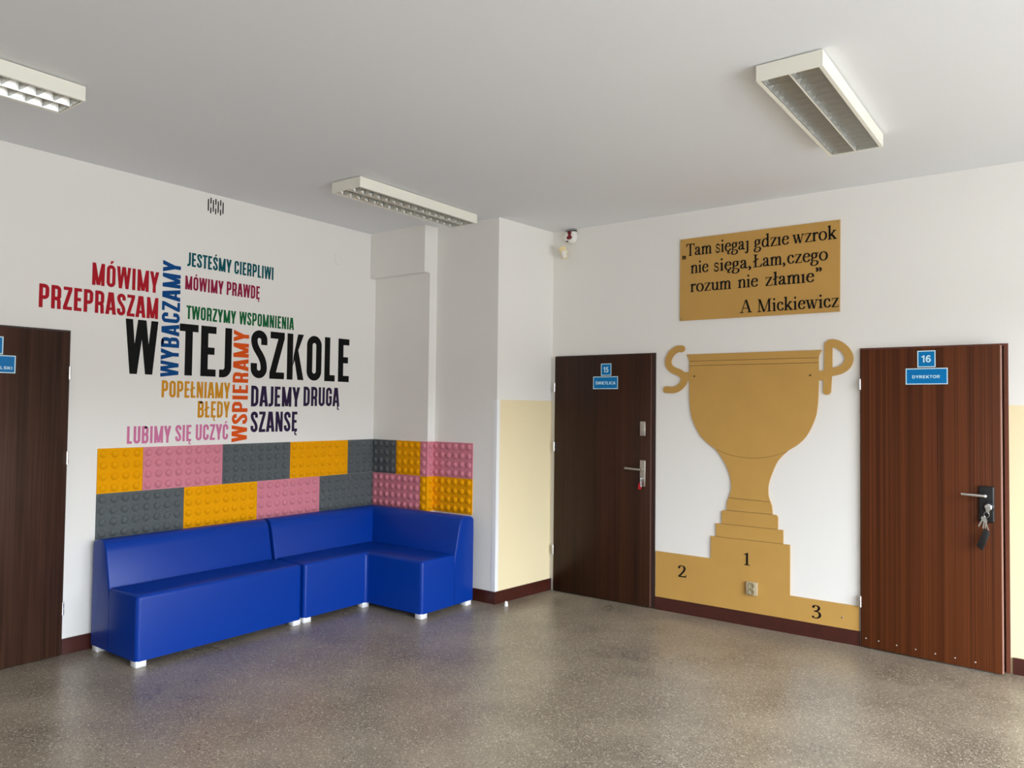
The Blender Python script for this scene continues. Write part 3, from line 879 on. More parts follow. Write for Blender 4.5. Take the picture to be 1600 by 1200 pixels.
# ------------------------------------------------------------------ door signs
def grot(ch):
    """wide bold sans for the door signs, cap height 1"""
    h = 0.092
    rect = lambda x0, x1, y0, y1: ('p', [(x0, y0), (x1, y0), (x1, y1), (x0, y1)])
    dg = lambda x0, y0, x1, y1, q=0.105: ('p', [(x0 - q, y0), (x0 + q, y0), (x1 + q, y1), (x1 - q, y1)])
    stem = rect(0, 2 * h, 0, 1)
    bar = lambda y, x1: rect(0.1, x1, y, y + 2 * h - .02)
    if ch == 'Ś': w, b, g = grot('S'); return w, b, g + [('p', [(0.28, 1.08), (0.40, 1.08), (0.52, 1.26), (0.36, 1.26)])]
    if ch == 'D': return 0.78, 0.09, [stem, ('s', [(0.05, 1 - h), (0.36, 1 - h)] + arc(0.36, 0.5, 0.33, 0.5 - h, 88, -88, 14) + [(0.36, h), (0.05, h)], h)]
    if ch == 'Y': return 0.80, 0.03, [rect(0.40 - h, 0.40 + h, 0, 0.45), dg(0.40, 0.40, 0.105, 1), dg(0.40, 0.40, 0.695, 1)]
    if ch == 'R': return 0.76, 0.08, [stem, ('s', [(0.05, 1 - h), (0.40, 1 - h)] + arc(0.42, 0.70, 0.22, 0.30 - h, 88, -88, 10) + [(0.40, 0.49), (0.05, 0.49)], h), dg(0.64, 0, 0.40, 0.45, 0.11)]
    if ch == 'E': return 0.64, 0.09, [stem, bar(0, 0.64), bar(0.42, 0.58), bar(0.84, 0.64)]
    if ch == 'L': return 0.60, 0.09, [stem, bar(0, 0.60)]
    if ch == 'I': return 2 * h, 0.10, [stem]
    if ch == 'T': return 0.70, 0.03, [rect(0, 0.70, 0.83, 1), rect(0.35 - h, 0.35 + h, 0, 0.85)]
    if ch == 'K': return 0.76, 0.08, [stem, dg(0.20, 0.32, 0.62, 1, 0.12), dg(0.64, 0, 0.33, 0.60, 0.12)]
    if ch == 'O': return 0.92, 0.06, [('c', arc(0.46, 0.5, 0.46 - h, 0.51 - h, 0, 350, 35), h)]
    if ch == 'C': return 0.82, 0.06, [('s', arc(0.46, 0.5, 0.46 - h, 0.51 - h, 42, 318, 28), h)]
    if ch == 'S': return 0.70, 0.06, [('s', smooth([(0.61, 0.74), (0.52, 0.88), (0.35, 0.92), (0.18, 0.87), (0.10, 0.73), (0.20, 0.58), (0.38, 0.51), (0.55, 0.43), (0.60, 0.27), (0.52, 0.13), (0.35, 0.08), (0.17, 0.12), (0.08, 0.27)], 5), h)]
    if ch == 'W': return 1.12, 0.02, [dg(0.10, 1, 0.29, 0, 0.095), dg(0.30, 0, 0.54, 1, 0.085), dg(0.58, 1, 0.82, 0, 0.085), dg(0.83, 0, 1.02, 1, 0.095)]
    if ch == 'A': return 0.86, 0.03, [dg(0.10, 0, 0.40, 1), dg(0.76, 0, 0.46, 1), rect(0.22, 0.64, 0.20, 0.35)]
    if ch == '1': return 0.38, 0.07, [rect(0.19, 0.38, 0, 1), ('p', [(0, 0.70), (0.10, 0.72), (0.22, 0.80), (0.22, 0.98), (0.12, 0.90), (0.0, 0.86)])]
    if ch == '5': return 0.62, 0.07, [rect(0.13, 0.57, 0.84, 1), ('p', [(0.13, 1), (0.30, 1), (0.25, 0.52), (0.05, 0.46)]), ('s', [(0.12, 0.50)] + smooth([(0.20, 0.57), (0.34, 0.58), (0.48, 0.50), (0.53, 0.34), (0.47, 0.16), (0.32, 0.08), (0.16, 0.11), (0.07, 0.24)], 5), h)]
    if ch == '6': return 0.64, 0.07, [('c', arc(0.32, 0.32, 0.225, 0.235, 0, 345, 24), h), ('s', smooth([(0.55, 0.80), (0.46, 0.90), (0.33, 0.92), (0.18, 0.82), (0.10, 0.58), (0.10, 0.36)], 5), h)]
    return 0.3, 0.0, []
def sign(mp, u0, u1, v0, v1, n, label, body=None, box=None, bold=0.02):
    c = mp((u0 + u1) / 2, v0, n)
    t = thing('door_sign', c, label, 'sign')
    MB().poly([(u0, v0), (u1, v0), (u1, v1), (u0, v1)], mp, n, n + 0.0025).build('plate', M['sign_blue'], t)
    b = MB(); k = 0.006
    for q in ([(u0, v0), (u1, v0), (u1, v0 + k), (u0, v0 + k)], [(u0, v1 - k), (u1, v1 - k), (u1, v1), (u0, v1)],
              [(u0, v0 + k), (u0 + k, v0 + k), (u0 + k, v1 - k), (u0, v1 - k)], [(u1 - k, v0 + k), (u1, v0 + k), (u1, v1 - k), (u1 - k, v1 - k)]):
        b.poly(q, mp, n, n + 0.003)
    b.build('border', M['sign_white'], t)
    if body:
        draw_word(MB(), body, *box, lambda u, v, q: mp(u, v, n + 0.0022 + q), n1=0.0012, font=grot).build('lettering', M['sign_white'], t)
    return t
n1_ = 0.030
sign(WA, -3.945, -3.833, 1.886, 1.992, n1_, 'square blue number sign on the left door, cut off by the photo edge')
sign(WA, -4.010, -3.764, 1.774, 1.881, n1_, 'wide blue name sign on the left door ending in LSKI', 'LSKI', (-3.845, -3.782, 1.796, 1.814), 0.03)
n2_ = 0.028
sign(WB, 1.944, 2.044, 1.882, 1.984, n2_, 'square blue sign reading 15 above the name plate on the dark walnut door', '15', (1.968, 2.016, 1.910, 1.955), 0.035)
sign(WB, 1.869, 2.107, 1.769, 1.875, n2_, 'wide blue door sign reading ŚWIETLICA', 'ŚWIETLICA', (1.893, 2.084, 1.807, 1.832), 0.03)
LM = lambda u, z, n: leaf_pt(u, n, z)
sign(LM, 0.358, 0.465, 1.898, 2.007, 0.0, 'square blue sign reading 16 above the name plate on the reddish-brown door', '16', (0.383, 0.438, 1.930, 1.976), 0.035)
sign(LM, 0.287, 0.535, 1.786, 1.892, 0.0, 'wide blue door sign reading DYREKTOR', 'DYREKTOR', (0.327, 0.490, 1.826, 1.846), 0.03)

# ------------------------------------------------------------------ keys
k = thing('key_ring', (2.340, -0.06, 0.95), 'key with red tag hanging in the lock of door 15', 'keys')
b = MB().cyl((2.344, -0.044, 1.041), (2.344, -0.052, 1.041), 0.004, n=10)
b.lathe((2.344, -0.062, 1.037), (1, 0, 0), [(0.0, -0.0015), (0.012, -0.0015), (0.012, 0.0015), (0.0, 0.0015)], 18)
b.build('key', M['chrome'], k)
MB().tube([(2.344 + 0.003 * math.sin(a), -0.066 + 0.006 * math.cos(a), 1.016 + 0.014 * math.sin(a)) for a in [i * PI / 8 for i in range(16)]], 0.0013, 6, closed=True).build('ring', M['chrome'], k)
MB().poly(smooth([(2.318, 0.962), (2.328, 0.953), (2.341, 0.955), (2.346, 0.975), (2.339, 1.001), (2.331, 1.008), (2.324, 0.998)], 4, True), WB, 0.0600, 0.0660).build('tag', M['red_plastic'], k)
MB().poly(smooth([(2.343, 0.975), (2.352, 0.972), (2.354, 0.985), (2.347, 0.992), (2.352, 1.008), (2.343, 1.008), (2.340, 0.99)], 3, True), WB, 0.067, 0.069).build('key', M['chrome'], k)

k = thing('key_ring', leaf_pt(0.745, 0.045, 0.75), 'bunch of keys with black fob hanging in the lock of door 16', 'keys')
b = MB()
b.cyl(leaf_pt(0.758, 0.030, 1.022), leaf_pt(0.758, 0.050, 1.020), 0.004, n=10)
b.poly(smooth([(0.747, 1.012), (0.758, 1.030), (0.768, 1.012), (0.765, 0.992), (0.751, 0.992)], 4, True), LM, 0.044, 0.0465)
b.build('key', M['chrome'], k)
MB().tube([leaf_pt(0.752 + 0.014 * math.cos(a), 0.050 + 0.004 * math.sin(a), 0.978 + 0.017 * math.sin(a)) for a in [i * PI / 9 for i in range(18)]], 0.0014, 6, closed=True).build('ring', M['chrome'], k)
def key_shape(u, z, ang, n, L=0.048, R=0.012):
    c_, s_ = math.cos(ang), math.sin(ang)
    loc = arc(0, 0, R, R, 24, 336, 14) + [(R + L * 0.25, -0.004), (R + L * 0.4, -0.006), (R + L * 0.55, -0.003), (R + L * 0.75, -0.006), (R + L, -0.002), (R + L, 0.003), (R + L * 0.2, 0.004)]
    return [(u + x_ * c_ - y_ * s_, z + x_ * s_ + y_ * c_) for x_, y_ in loc]
for u, z, a, n in ((0.734, 0.955, -2.0, 0.050), (0.745, 0.940, -1.25, 0.053), (0.742, 0.950, -1.7, 0.056)):
    MB().poly(key_shape(u, z, a, n), LM, n, n + 0.0022).build('key', M['chrome'], k)
MB().tube([leaf_pt(0.748, 0.050, 0.945), leaf_pt(0.746, 0.049, 0.92), leaf_pt(0.744, 0.047, 0.892)], 0.0018, 6).build('chain', M['chrome'], k)
fb = bmesh.new()
q = [(0.739, 0.894), (0.769, 0.866), (0.728, 0.752), (0.695, 0.783)]
lo = [fb.verts.new(leaf_pt(u, 0.038, z)) for u, z in q]; hi = [fb.verts.new(leaf_pt(u, 0.050, z)) for u, z in q]
fb.faces.new(lo); fb.faces.new(hi[::-1])
for i in range(4): fb.faces.new((lo[i], hi[i], hi[(i + 1) % 4], lo[(i + 1) % 4]))
bmesh.ops.recalc_face_normals(fb, faces=fb.faces[:])
bmesh.ops.bevel(fb, geom=fb.edges[:], offset=0.003, segments=2, affect='EDGES', profile=0.5)
MB().bm(fb).build('fob', M['black_plastic'], k)

# ------------------------------------------------------------------ roman lettering for the golden board
TK, TN = 0.074, 0.028
nib = lambda t: TN + (TK - TN) * abs(t.y) ** 1.4
def roman(ch):
    """book serif letter, cap height 1: ink width, side bearing, strokes"""
    rect = lambda x0, x1, y0, y1: ('p', [(x0, y0), (x1, y0), (x1, y1), (x0, y1)])
    XH = 0.68
    S = lambda pts, k=5: ('s', smooth(pts, k), nib)
    def sf(x0, x1, y, up=1):            # bracketed slab at a stem foot (up=1) or head (up=-1)
        c = (x0 + x1) / 2; t = 0.04 * up
        return ('p', [(x0, y), (x1, y), (x1, y + t), (c + 0.085, y + t * 1.7), (c - 0.085, y + t * 1.7), (x0, y + t)])
    flag = lambda x, y: ('p', [(x + TK, y), (x + TK, y - 0.14), (x - TK, y - 0.14), (x - 0.16, y - 0.09), (x - 0.16, y - 0.055), (x + TK - 0.02, y)])
    stem = lambda x, y0, y1: rect(x - TK, x + TK, y0, y1)
    dot = lambda x, y, r=0.085: ('p', arc(x, y, r, r, 0, 340, 15))
    ball = dot
    ogon = lambda x: S([(x, 0.03), (x - 0.10, -0.07), (x - 0.10, -0.18), (x, -0.21), (x + 0.06, -0.18)])
    O = ('cs', arc(0.33, XH / 2, 0.265, XH / 2 - 0.02, 0, 352, 30), nib)
    if ch == 'a':
        return 0.58, 0.03, [S([(0.08, 0.50), (0.13, 0.61), (0.24, 0.665), (0.36, 0.62), (0.40, 0.48)]), stem(0.40, 0.10, 0.52), S([(0.40, 0.16), (0.43, 0.06), (0.49, 0.03), (0.57, 0.08)]),
                            S([(0.40, 0.42), (0.22, 0.34), (0.09, 0.24), (0.07, 0.13), (0.15, 0.04), (0.27, 0.06), (0.38, 0.16)]), ball(0.11, 0.50, 0.065)]
    if ch == 'c':
        return 0.54, 0.03, [S([(0.47, 0.52), (0.40, 0.63), (0.29, 0.66), (0.15, 0.58), (0.08, 0.36), (0.13, 0.14), (0.28, 0.03), (0.42, 0.07), (0.53, 0.20)]), ball(0.45, 0.51, 0.068)]
    if ch == 'd':
        return 0.68, 0.03, [S([(0.50, 0.56), (0.36, 0.66), (0.20, 0.60), (0.08, 0.36), (0.12, 0.14), (0.26, 0.03), (0.40, 0.08), (0.50, 0.20)]), stem(0.52, 0.03, 1.04), flag(0.52, 1.06), sf(0.50, 0.68, 0.0)]
    if ch in 'eę':
        g = [S([(0.09, 0.40), (0.52, 0.40)], 3), S([(0.52, 0.40), (0.48, 0.58), (0.34, 0.665), (0.19, 0.61), (0.08, 0.38), (0.12, 0.15), (0.27, 0.03), (0.42, 0.06), (0.55, 0.19)])]
        if ch == 'ę': g.append(ogon(0.42))
        return 0.57, 0.03, g
    if ch == 'g':
        return 0.60, 0.02, [('cs', arc(0.28, 0.45, 0.175, 0.20, 0, 350, 24), nib), S([(0.40, 0.62), (0.48, 0.63), (0.60, 0.61)], 3),
                            S([(0.20, 0.27), (0.11, 0.19), (0.12, 0.10), (0.26, 0.06), (0.44, 0.04), (0.54, -0.06), (0.50, -0.20), (0.34, -0.30), (0.16, -0.29), (0.05, -0.20), (0.08, -0.08), (0.16, 0.01)])]
    if ch in 'iı':
        return 0.30, 0.03, [stem(0.15, 0, XH - 0.02), flag(0.15, XH), sf(0.0, 0.30, 0)] + ([dot(0.14, 0.92)] if ch == 'i' else [])
    if ch == 'ȷ':
        return 0.28, 0.03, [stem(0.20, -0.10, XH - 0.02), flag(0.20, XH), S([(0.20, -0.06), (0.19, -0.20), (0.11, -0.29), (0.0, -0.27)]), ball(0.02, -0.24, 0.06)]
    if ch == 'k':
        return 0.70, 0.02, [stem(0.15, 0, 1.04), flag(0.15, 1.06), sf(0.0, 0.31, 0), S([(0.20, 0.27), (0.36, 0.46), (0.53, 0.64)], 3), ('s', [(0.30, 0.38), (0.60, 0.02)], TK), sf(0.43, 0.72, 0), sf(0.38, 0.66, XH, -1)]
    if ch == 'ł':
        return 0.32, 0.05, [stem(0.16, 0, 1.04), flag(0.16, 1.06), sf(0.0, 0.32, 0), ('p', [(-0.04, 0.40), (0.36, 0.62), (0.36, 0.70), (-0.04, 0.48)])]
    if ch in 'nm':
        g = [stem(0.15, 0, XH - 0.02), flag(0.15, XH), sf(0.0, 0.30, 0)]
        xs = [0.54] if ch == 'n' else [0.50, 0.85]
        px = 0.18
        for q in xs:
            g += [S([(px, 0.50), (px + 0.10, 0.62), (q - 0.12, 0.665), (q - 0.02, 0.58), (q, 0.42)]), stem(q, 0, 0.46), sf(q - 0.15, q + 0.15, 0)]
            px = q + 0.03
        return xs[-1] + 0.15, 0.02, g
    if ch == 'o': return 0.66, 0.03, [O]
    if ch == 'r':
        return 0.47, 0.02, [stem(0.15, 0, XH - 0.02), flag(0.15, XH), sf(0.0, 0.32, 0), S([(0.19, 0.50), (0.28, 0.62), (0.38, 0.65), (0.44, 0.60)]), ball(0.42, 0.585, 0.07)]
    if ch == 's':
        return 0.47, 0.03, [('s', smooth([(0.41, 0.48), (0.36, 0.61), (0.23, 0.66), (0.11, 0.60), (0.09, 0.48), (0.20, 0.38), (0.34, 0.30), (0.41, 0.18), (0.34, 0.06), (0.21, 0.02), (0.09, 0.08), (0.05, 0.22)], 5), lambda t: 0.026 + 0.036 * abs(t.x) ** 2 * (1 if t.x * t.y < 0 or True else 0))]
    if ch == 'u':
        return 0.68, 0.02, [stem(0.15, 0.20, XH - 0.02), flag(0.15, XH), S([(0.15, 0.26), (0.19, 0.09), (0.31, 0.02), (0.44, 0.08), (0.52, 0.20)]), stem(0.53, 0.02, XH - 0.02), flag(0.53, XH), sf(0.51, 0.69, 0)]
    if ch == 'w':
        D = lambda x0, y0, x1, y1, q: ('p', [(x0 - q, y0), (x0 + q, y0), (x1 + q, y1), (x1 - q, y1)])
        return 1.0, 0.0, [D(0.14, XH, 0.32, 0.0, TK), D(0.335, 0, 0.50, XH * .93, 0.028), D(0.48, XH, 0.66, 0.0, TK), D(0.675, 0, 0.87, XH, 0.028), sf(0.0, 0.28, XH, -1), sf(0.36, 0.60, XH, -1), sf(0.76, 0.99, XH, -1)]
    if ch == 'z':
        return 0.55, 0.03, [rect(0.04, 0.54, XH - 0.05, XH), rect(0.02, 0.55, 0, 0.05), ('p', [(0.02, 0.04), (0.17, 0.04), (0.54, XH - 0.04), (0.38, XH - 0.04)]), rect(0.04, 0.075, XH - 0.18, XH), rect(0.515, 0.55, 0, 0.18)]
    if ch == 'T':
        return 0.82, 0.0, [stem(0.41, 0, 1), rect(0.02, 0.80, 0.94, 1), sf(0.24, 0.58, 0), ('p', [(0.02, 0.96), (0.0, 0.74), (0.035, 0.74), (0.12, 0.94)]), ('p', [(0.80, 0.96), (0.70, 0.94), (0.785, 0.74), (0.82, 0.74)])]
    if ch == 'Ł':
        return 0.80, 0.03, [stem(0.24, 0, 1), rect(0.04, 0.76, 0, 0.055), sf(0.06, 0.42, 1, -1), ('p', [(0.60, 0.04), (0.76, 0.0), (0.80, 0.26), (0.765, 0.26)]), ('p', [(0.02, 0.38), (0.50, 0.62), (0.50, 0.71), (0.02, 0.47)])]
    if ch == 'A':
        D = lambda x0, y0, x1, y1, q: ('p', [(x0 - q, y0), (x0 + q, y0), (x1 + q, y1), (x1 - q, y1)])
        return 1.0, 0.0, [D(0.15, 0, 0.46, 1.0, 0.028), D(0.82, 0, 0.50, 1.02, 0.078), rect(0.24, 0.72, 0.33, 0.38), sf(0.0, 0.32, 0), sf(0.62, 1.0, 0)]
    if ch == 'M':
        D = lambda x0, y0, x1, y1, q: ('p', [(x0 - q, y0), (x0 + q, y0), (x1 + q, y1), (x1 - q, y1)])
        return 1.24, 0.03, [D(0.20, 0, 0.20, 1, 0.03), stem(1.03, 0, 1), D(0.23, 1, 0.60, 0.0, 0.08), D(0.62, 0, 1.0, 1, 0.03), sf(0.04, 0.38, 0), sf(0.85, 1.22, 0), rect(0.04, 0.22, 0.955, 1), rect(1.0, 1.22, 0.955, 1)]
    if ch in ',„”':
        def cm(x, y): return [dot(x, y + 0.06, 0.085), S([(x + 0.055, y + 0.05), (x + 0.05, y - 0.08), (x - 0.06, y - 0.17)], 4)]
        if ch == ',': return 0.22, 0.03, cm(0.10, 0.02)
        if ch == '„': return 0.50, 0.03, cm(0.10, 0.0) + cm(0.34, 0.0)
        return 0.50, 0.03, cm(0.10, 0.88) + cm(0.34, 0.88)
    if ch == '1':
        return 0.46, 0.0, [stem(0.26, 0, 0.97), ('p', [(0.0, 0.85), (0.03, 0.82), (0.20, 0.86), (0.32, 0.94), (0.32, 1.0), (0.27, 1.0)]), sf(0.04, 0.48, 0)]
    if ch == '2':
        return 0.64, 0.0, [('s', smooth([(0.05, 0.72), (0.12, 0.90), (0.28, 0.965), (0.44, 0.90), (0.50, 0.72), (0.42, 0.50), (0.24, 0.26), (0.06, 0.05)], 6), nib), rect(0.02, 0.60, 0, 0.10), ('p', [(0.50, 0.06), (0.60, 0.0), (0.645, 0.22), (0.61, 0.22)])]
    if ch == '3':
        return 0.60, 0.0, [('s', smooth([(0.06, 0.78), (0.14, 0.93), (0.27, 0.97), (0.41, 0.90), (0.44, 0.74), (0.34, 0.60), (0.20, 0.53), (0.38, 0.50), (0.50, 0.36), (0.48, 0.16), (0.32, 0.03), (0.15, 0.03), (0.04, 0.10)], 6), nib), ball(0.06, 0.10, 0.07)]
    return 0.3, 0.0, []
def draw_roman(mb, word, u0, u1, v0, cap, base, n0, n1):
    xpos, pen, prev = [], 0.0, None
    for ch in word:
        w_, b_, g_ = roman(ch)
        if prev is not None: pen += prev + b_
        xpos.append(pen); pen += w_; prev = b_
    sx = (u1 - u0) / pen; q = 0
    for ch, xo in zip(word, xpos):
        for st in roman(ch)[2]:
            q += 1; nn = n1 + 0.00005 * (q % 8)
            mp = lambda a, b, n, xo=xo: base(u0 + (a + xo) * sx, v0 + b * cap, n)
            if st[0] == 'p': mb.poly(st[1], mp, n0, nn)
            else: mb.ribbon(st[1], st[2], mp, n0, nn, closed=(st[0] == 'cs'))
    return mb

# ------------------------------------------------------------------ golden quotation board
bd = thing('quotation_board', (3.25, -0.006, 2.307), 'gold painted board with a black quotation, above the trophy', 'board')
OFF = 0.0015
NB_ = 0.012
MB().poly([(2.650, 2.309), (3.855, 2.305), (3.859, 2.956), (2.652, 2.960)], WB, OFF, NB_).build('panel', M['gold'], bd)
CAP = 0.096
for wd, a, b, z in (('„', 2.668, 2.702, 2.815), ('Tam', 2.703, 2.915, 2.821), ('sięgaȷ', 2.944, 3.204, 2.822), ('gdzıe', 3.247, 3.503, 2.822), ('wzrok', 3.528, 3.836, 2.822),
                    ('nie', 2.742, 2.886, 2.679), ('sięga,', 2.930, 3.224, 2.677), ('Łam,', 3.238, 3.478, 2.677), ('czego', 3.492, 3.776, 2.677),
                    ('rozum', 2.740, 3.071, 2.531), ('nie', 3.124, 3.275, 2.531), ('złamıe', 3.331, 3.681, 2.529), ('”', 3.692, 3.738, 2.534),
                    ('A', 3.137, 3.235, 2.340), ('Mickiewicz', 3.269, 3.849, 2.338)):
    draw_roman(MB(), wd, a, b, z, CAP, WB, NB_, NB_ + 0.002).build('word', M['black'], bd)
for u, z in ((2.667, 2.944), (3.843, 2.942), (3.838, 2.320), (2.664, 2.324)):
    MB().lathe((u, -NB_, z), (0, -1, 0), [(0.006, 0), (0.005, 0.0012), (0, 0.0016)], 10).build('screw', M['socket_bowl'], bd)

# ------------------------------------------------------------------ trophy cut-out
tr = thing('trophy_cutout', (3.22, -0.005, 0.635), 'flat gold trophy cut-out with S and P handles on the back wall', 'wall decoration')
NT = 0.012
C0 = 3.221
rim = [(2.732, 1.9848), (2.728, 2.000), (2.721, 2.018), (2.706, 2.039), (3.733, 2.039), (3.722, 2.018), (3.716, 2.000), (3.712, 1.9848)]
MB().poly(rim, WB, OFF, NT).build('rim', M['gold'], tr)
MB().poly([(2.732, 1.9492), (3.712, 1.9492), (3.712, 1.9847), (2.732, 1.9847)], WB, OFF, NT).build('band', M['gold'], tr)
left = smooth([(2.732, 1.949), (2.732, 1.80), (2.737, 1.655), (2.758, 1.535), (2.815, 1.418), (2.875, 1.355), (2.950, 1.302)], 5)
right = smooth([(3.496, 1.312), (3.568, 1.360), (3.632, 1.430), (3.688, 1.552), (3.706, 1.655), (3.712, 1.80), (3.712, 1.949)], 5)
arcb = smooth([(2.950, 1.302), (3.020, 1.276), (3.10, 1.256), (3.20, 1.247), (3.28, 1.249), (3.37, 1.264), (3.44, 1.287), (3.496, 1.312)], 5)
MB().poly(left[:-1] + arcb + right[1:], WB, OFF, NT).build('bowl', M['gold'], tr)
G2 = 0.0004
sl = smooth([(2.955, 1.296), (2.995, 1.245), (3.035, 1.178), (3.062, 1.110), (3.074, 1.050), (3.075, 1.005), (3.066, 0.968), (3.054, 0.938)], 5)
sr = smooth([(3.370, 0.934), (3.358, 0.968), (3.355, 1.005), (3.358, 1.060), (3.377, 1.125), (3.414, 1.215), (3.450, 1.265), (3.490, 1.305)], 5)
MB().poly(sl + sr + [(u, z - G2) for u, z in arcb[::-1]], WB, OFF, NT).build('stem', M['gold'], tr)
MB().poly([(3.0535, 0.935)] + smooth([(3.054, 0.935), (3.043, 0.905), (3.040, 0.870), (3.040, 0.843)], 4) + smooth([(3.386, 0.843), (3.385, 0.870), (3.382, 0.900), (3.371, 0.931)], 4), WB, OFF, NT).build('foot_tier', M['gold'], tr)
MB().poly([(3.001, 0.738), (3.425, 0.738), (3.426, 0.822), (3.420, 0.836), (3.405, 0.840), (3.018, 0.840), (3.004, 0.835), (3.000, 0.820)], WB, OFF, NT).build('foot_tier', M['gold'], tr)
MB().poly([(2.955, 0.636), (3.464, 0.636), (3.464, 0.735), (2.955, 0.735)], WB, OFF, NT).build('foot_tier', M['gold'], tr)
GR = lambda path, w=0.0016: MB().ribbon(path, w, WB, NT - 0.001, NT + 0.0006).build('groove', M['gold_line'], tr)
GR([(2.733, 1.9847), (3.711, 1.9847)]); GR([(2.733, 1.949), (3.711, 1.949)]); GR(arcb, 0.0013)
GR([(3.0545, 0.9362), (3.3705, 0.9325)], 0.0012); GR([(3.041, 0.8415), (3.385, 0.8415)], 0.0012); GR([(3.002, 0.7365), (3.424, 0.7365)], 0.0012); GR([(2.956, 0.6347), (3.463, 0.6347)], 0.0012)
for u, z in ((2.775, 1.866), (3.654, 1.860)):
    MB().lathe((u, -NT, z), (0, -1, 0), [(0.008, 0), (0.007, 0.001), (0, 0.0014)], 12).build('screw', M['gold_line'], tr)
sp = smooth([(2.668, 2.086), (2.622, 2.082), (2.578, 2.050), (2.552, 1.998), (2.560, 1.950), (2.596, 1.918), (2.648, 1.896), (2.684, 1.865), (2.685, 1.822), (2.654, 1.784), (2.602, 1.760), (2.536, 1.762)], 7)
p = MB().ribbon(sp, 0.0265, WB, OFF, NT, caps=1)
p.poly([(2.680, 1.830), (2.7305, 1.832), (2.7305, 1.898), (2.665, 1.902)], WB, OFF, NT - 0.0002)
p.build('handle', M['gold'], tr)['label'] = 'gold handle shaped as the letter S'
pp = MB().ribbon([(3.779, 2.075), (3.777, 1.90), (3.769, 1.746)], 0.0265, WB, OFF, NT, caps=1)
pp.ribbon(smooth([(3.776, 2.078), (3.812, 2.083), (3.853, 2.067), (3.893, 2.030), (3.915, 1.980), (3.903, 1.930), (3.862, 1.896), (3.80, 1.880), (3.772, 1.876)], 7), 0.0285, WB, OFF, NT - 0.0002)
pp.poly([(3.7135, 1.822), (3.770, 1.822), (3.770, 1.892), (3.7135, 1.892)], WB, OFF, NT - 0.0003)
pp.build('handle', M['gold'], tr)['label'] = 'gold handle shaped as the letter P'

# ------------------------------------------------------------------ winners' podium cut-out
po = thing('podium_cutout', (3.2, -0.005, 0.102), 'flat gold podium cut-out with numbers 2, 1 and 3 under the trophy', 'wall decoration')
MB().poly([(2.452, 0.1015), (3.977, 0.1015), (3.978, 0.268), (3.512, 0.270), (3.512, 0.6335), (2.915, 0.6335), (2.914, 0.461), (2.452, 0.463)], WB, OFF, NT).build('panel', M['gold'], po)
for ch, a, b, z in (('2', 2.648, 2.717, 0.286), ('1', 3.172, 3.219, 0.447), ('3', 3.667, 3.731, 0.140)):
    o = draw_roman(MB(), ch, a, b, z, 0.092, WB, NT, NT + 0.002).build('numeral', M['black'], po)
MB().lathe((3.872, -NT, 0.177), (0, -1, 0), [(0.006, 0), (0.006, 0.004), (0.0, 0.005)], 10).build('screw', M['steel'], po)

# double socket on the podium
sk = thing('wall_socket', (3.239, -NT, 0.234), 'gold-grey double wall socket on the podium under number 1', 'socket')
MB().bbox(3.197, 3.281, -NT - 0.022, -NT, 0.234, 0.330, 0.004, 2).build('cover', M['socket'], sk)
for z in (0.305, 0.259):
    b = MB().lathe((3.239, -NT - 0.022, z), (0, -1, 0), [(0.0225, 0), (0.0225, 0.005), (0.0195, 0.0055), (0.0175, 0.002), (0.012, 0.0012), (0.0, 0.001)], 28)
    b.build('outlet', M['socket_bowl'], sk)

# ------------------------------------------------------------------ alarm siren and motion sensor
si = thing('alarm_siren', (1.615, 0, 3.045), 'white alarm siren with dark red lens, under the ceiling above door 15', 'alarm')
MB().box(1.572, 1.676, -0.030, 0, 3.157, 3.163).build('top_lip', M['black_plastic'], si)
ol = [(1.575, 3.160), (1.672, 3.160), (1.684, 3.105), (1.665, 3.060), (1.630, 3.046), (1.580, 3.052), (1.553, 3.095)]
t = bmesh.new()
lo = [t.verts.new(WB(u, z, 0.004)) for u, z in ol]; hi = [t.verts.new(WB(1.618 + (u - 1.618) * 0.8, 3.105 + (z - 3.105) * 0.8, 0.055)) for u, z in ol]
t.faces.new(lo); t.faces.new(hi)
for i in range(7): t.faces.new((lo[i], lo[(i + 1) % 7], hi[(i + 1) % 7], hi[i]))
bmesh.ops.recalc_face_normals(t, faces=t.faces[:])
bmesh.ops.bevel(t, geom=t.edges[:], offset=0.006, segments=2, affect='EDGES', profile=0.5)
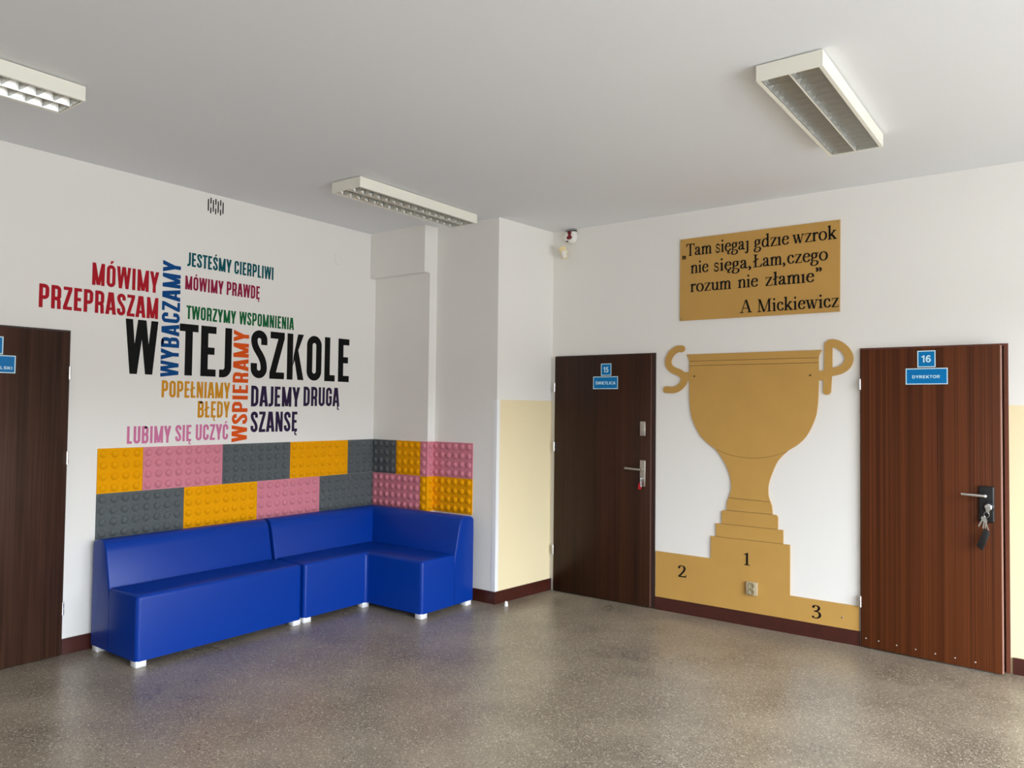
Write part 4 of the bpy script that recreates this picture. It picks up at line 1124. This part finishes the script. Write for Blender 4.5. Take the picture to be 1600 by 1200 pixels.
MB().bm(t).build('housing', M['off_white'], si)
MB().poly(smooth([(1.612, 3.148), (1.648, 3.148), (1.645, 3.115), (1.657, 3.096), (1.640, 3.080), (1.612, 3.082), (1.604, 3.098), (1.620, 3.118)], 3, True), WB, 0.05, 0.060).build('lens', M['siren_red'], si)
MB().poly([(1.595, 3.062), (1.620, 3.058), (1.620, 3.068), (1.598, 3.070)], WB, 0.05, 0.058).build('grille', M['black_plastic'], si)

ms = thing('motion_sensor', (1.565, 0, 2.915), 'small yellowed motion sensor on the back wall below the siren', 'sensor')
MB().cyl((1.566, 0, 2.985), (1.566, -0.035, 2.985), 0.010, n=14).build('bracket', M['off_white'], ms)
t = bmesh.new()
bmesh.ops.create_cube(t, size=1)
for vv in t.verts:
    top_ = vv.co.z > 0
    vv.co = Vector((vv.co.x * (0.062 if top_ else 0.044), vv.co.y * (0.046 if top_ else 0.030), vv.co.z * 0.105))
bmesh.ops.bevel(t, geom=t.edges[:], offset=0.006, segments=2, affect='EDGES', profile=0.5)
R_ = Matrix.Translation((1.572, -0.058, 2.968)) @ Matrix.Rotation(-0.22, 4, 'Y') @ Matrix.Rotation(0.15, 4, 'X') @ Matrix.Rotation(0.5, 4, 'Z')
t.transform(R_)
MB().bm(t).build('housing', M['beige'], ms)
t = bmesh.new()
bmesh.ops.create_cube(t, size=1)
for vv in t.verts: vv.co = Vector((vv.co.x * 0.036, vv.co.y * 0.012, vv.co.z * 0.060))
bmesh.ops.bevel(t, geom=t.edges[:], offset=0.004, segments=2, affect='EDGES', profile=0.5)
t.transform(R_ @ Matrix.Translation((0, -0.019, -0.018)))
MB().bm(t).build('lens', M['off_white'], ms)

# ------------------------------------------------------------------ door stop on the floor
ds = MB().lathe((1.470, -0.700, 0), (0, 0, 1), [(0.0, 0.0), (0.017, 0.0), (0.017, 0.004), (0.0145, 0.020), (0.013, 0.033), (0.010, 0.038), (0.0, 0.039)], 20)
tag(ds.build('door_stop', M['off_white']), 'small white door stop standing on the floor by the cream wall', 'door stop')
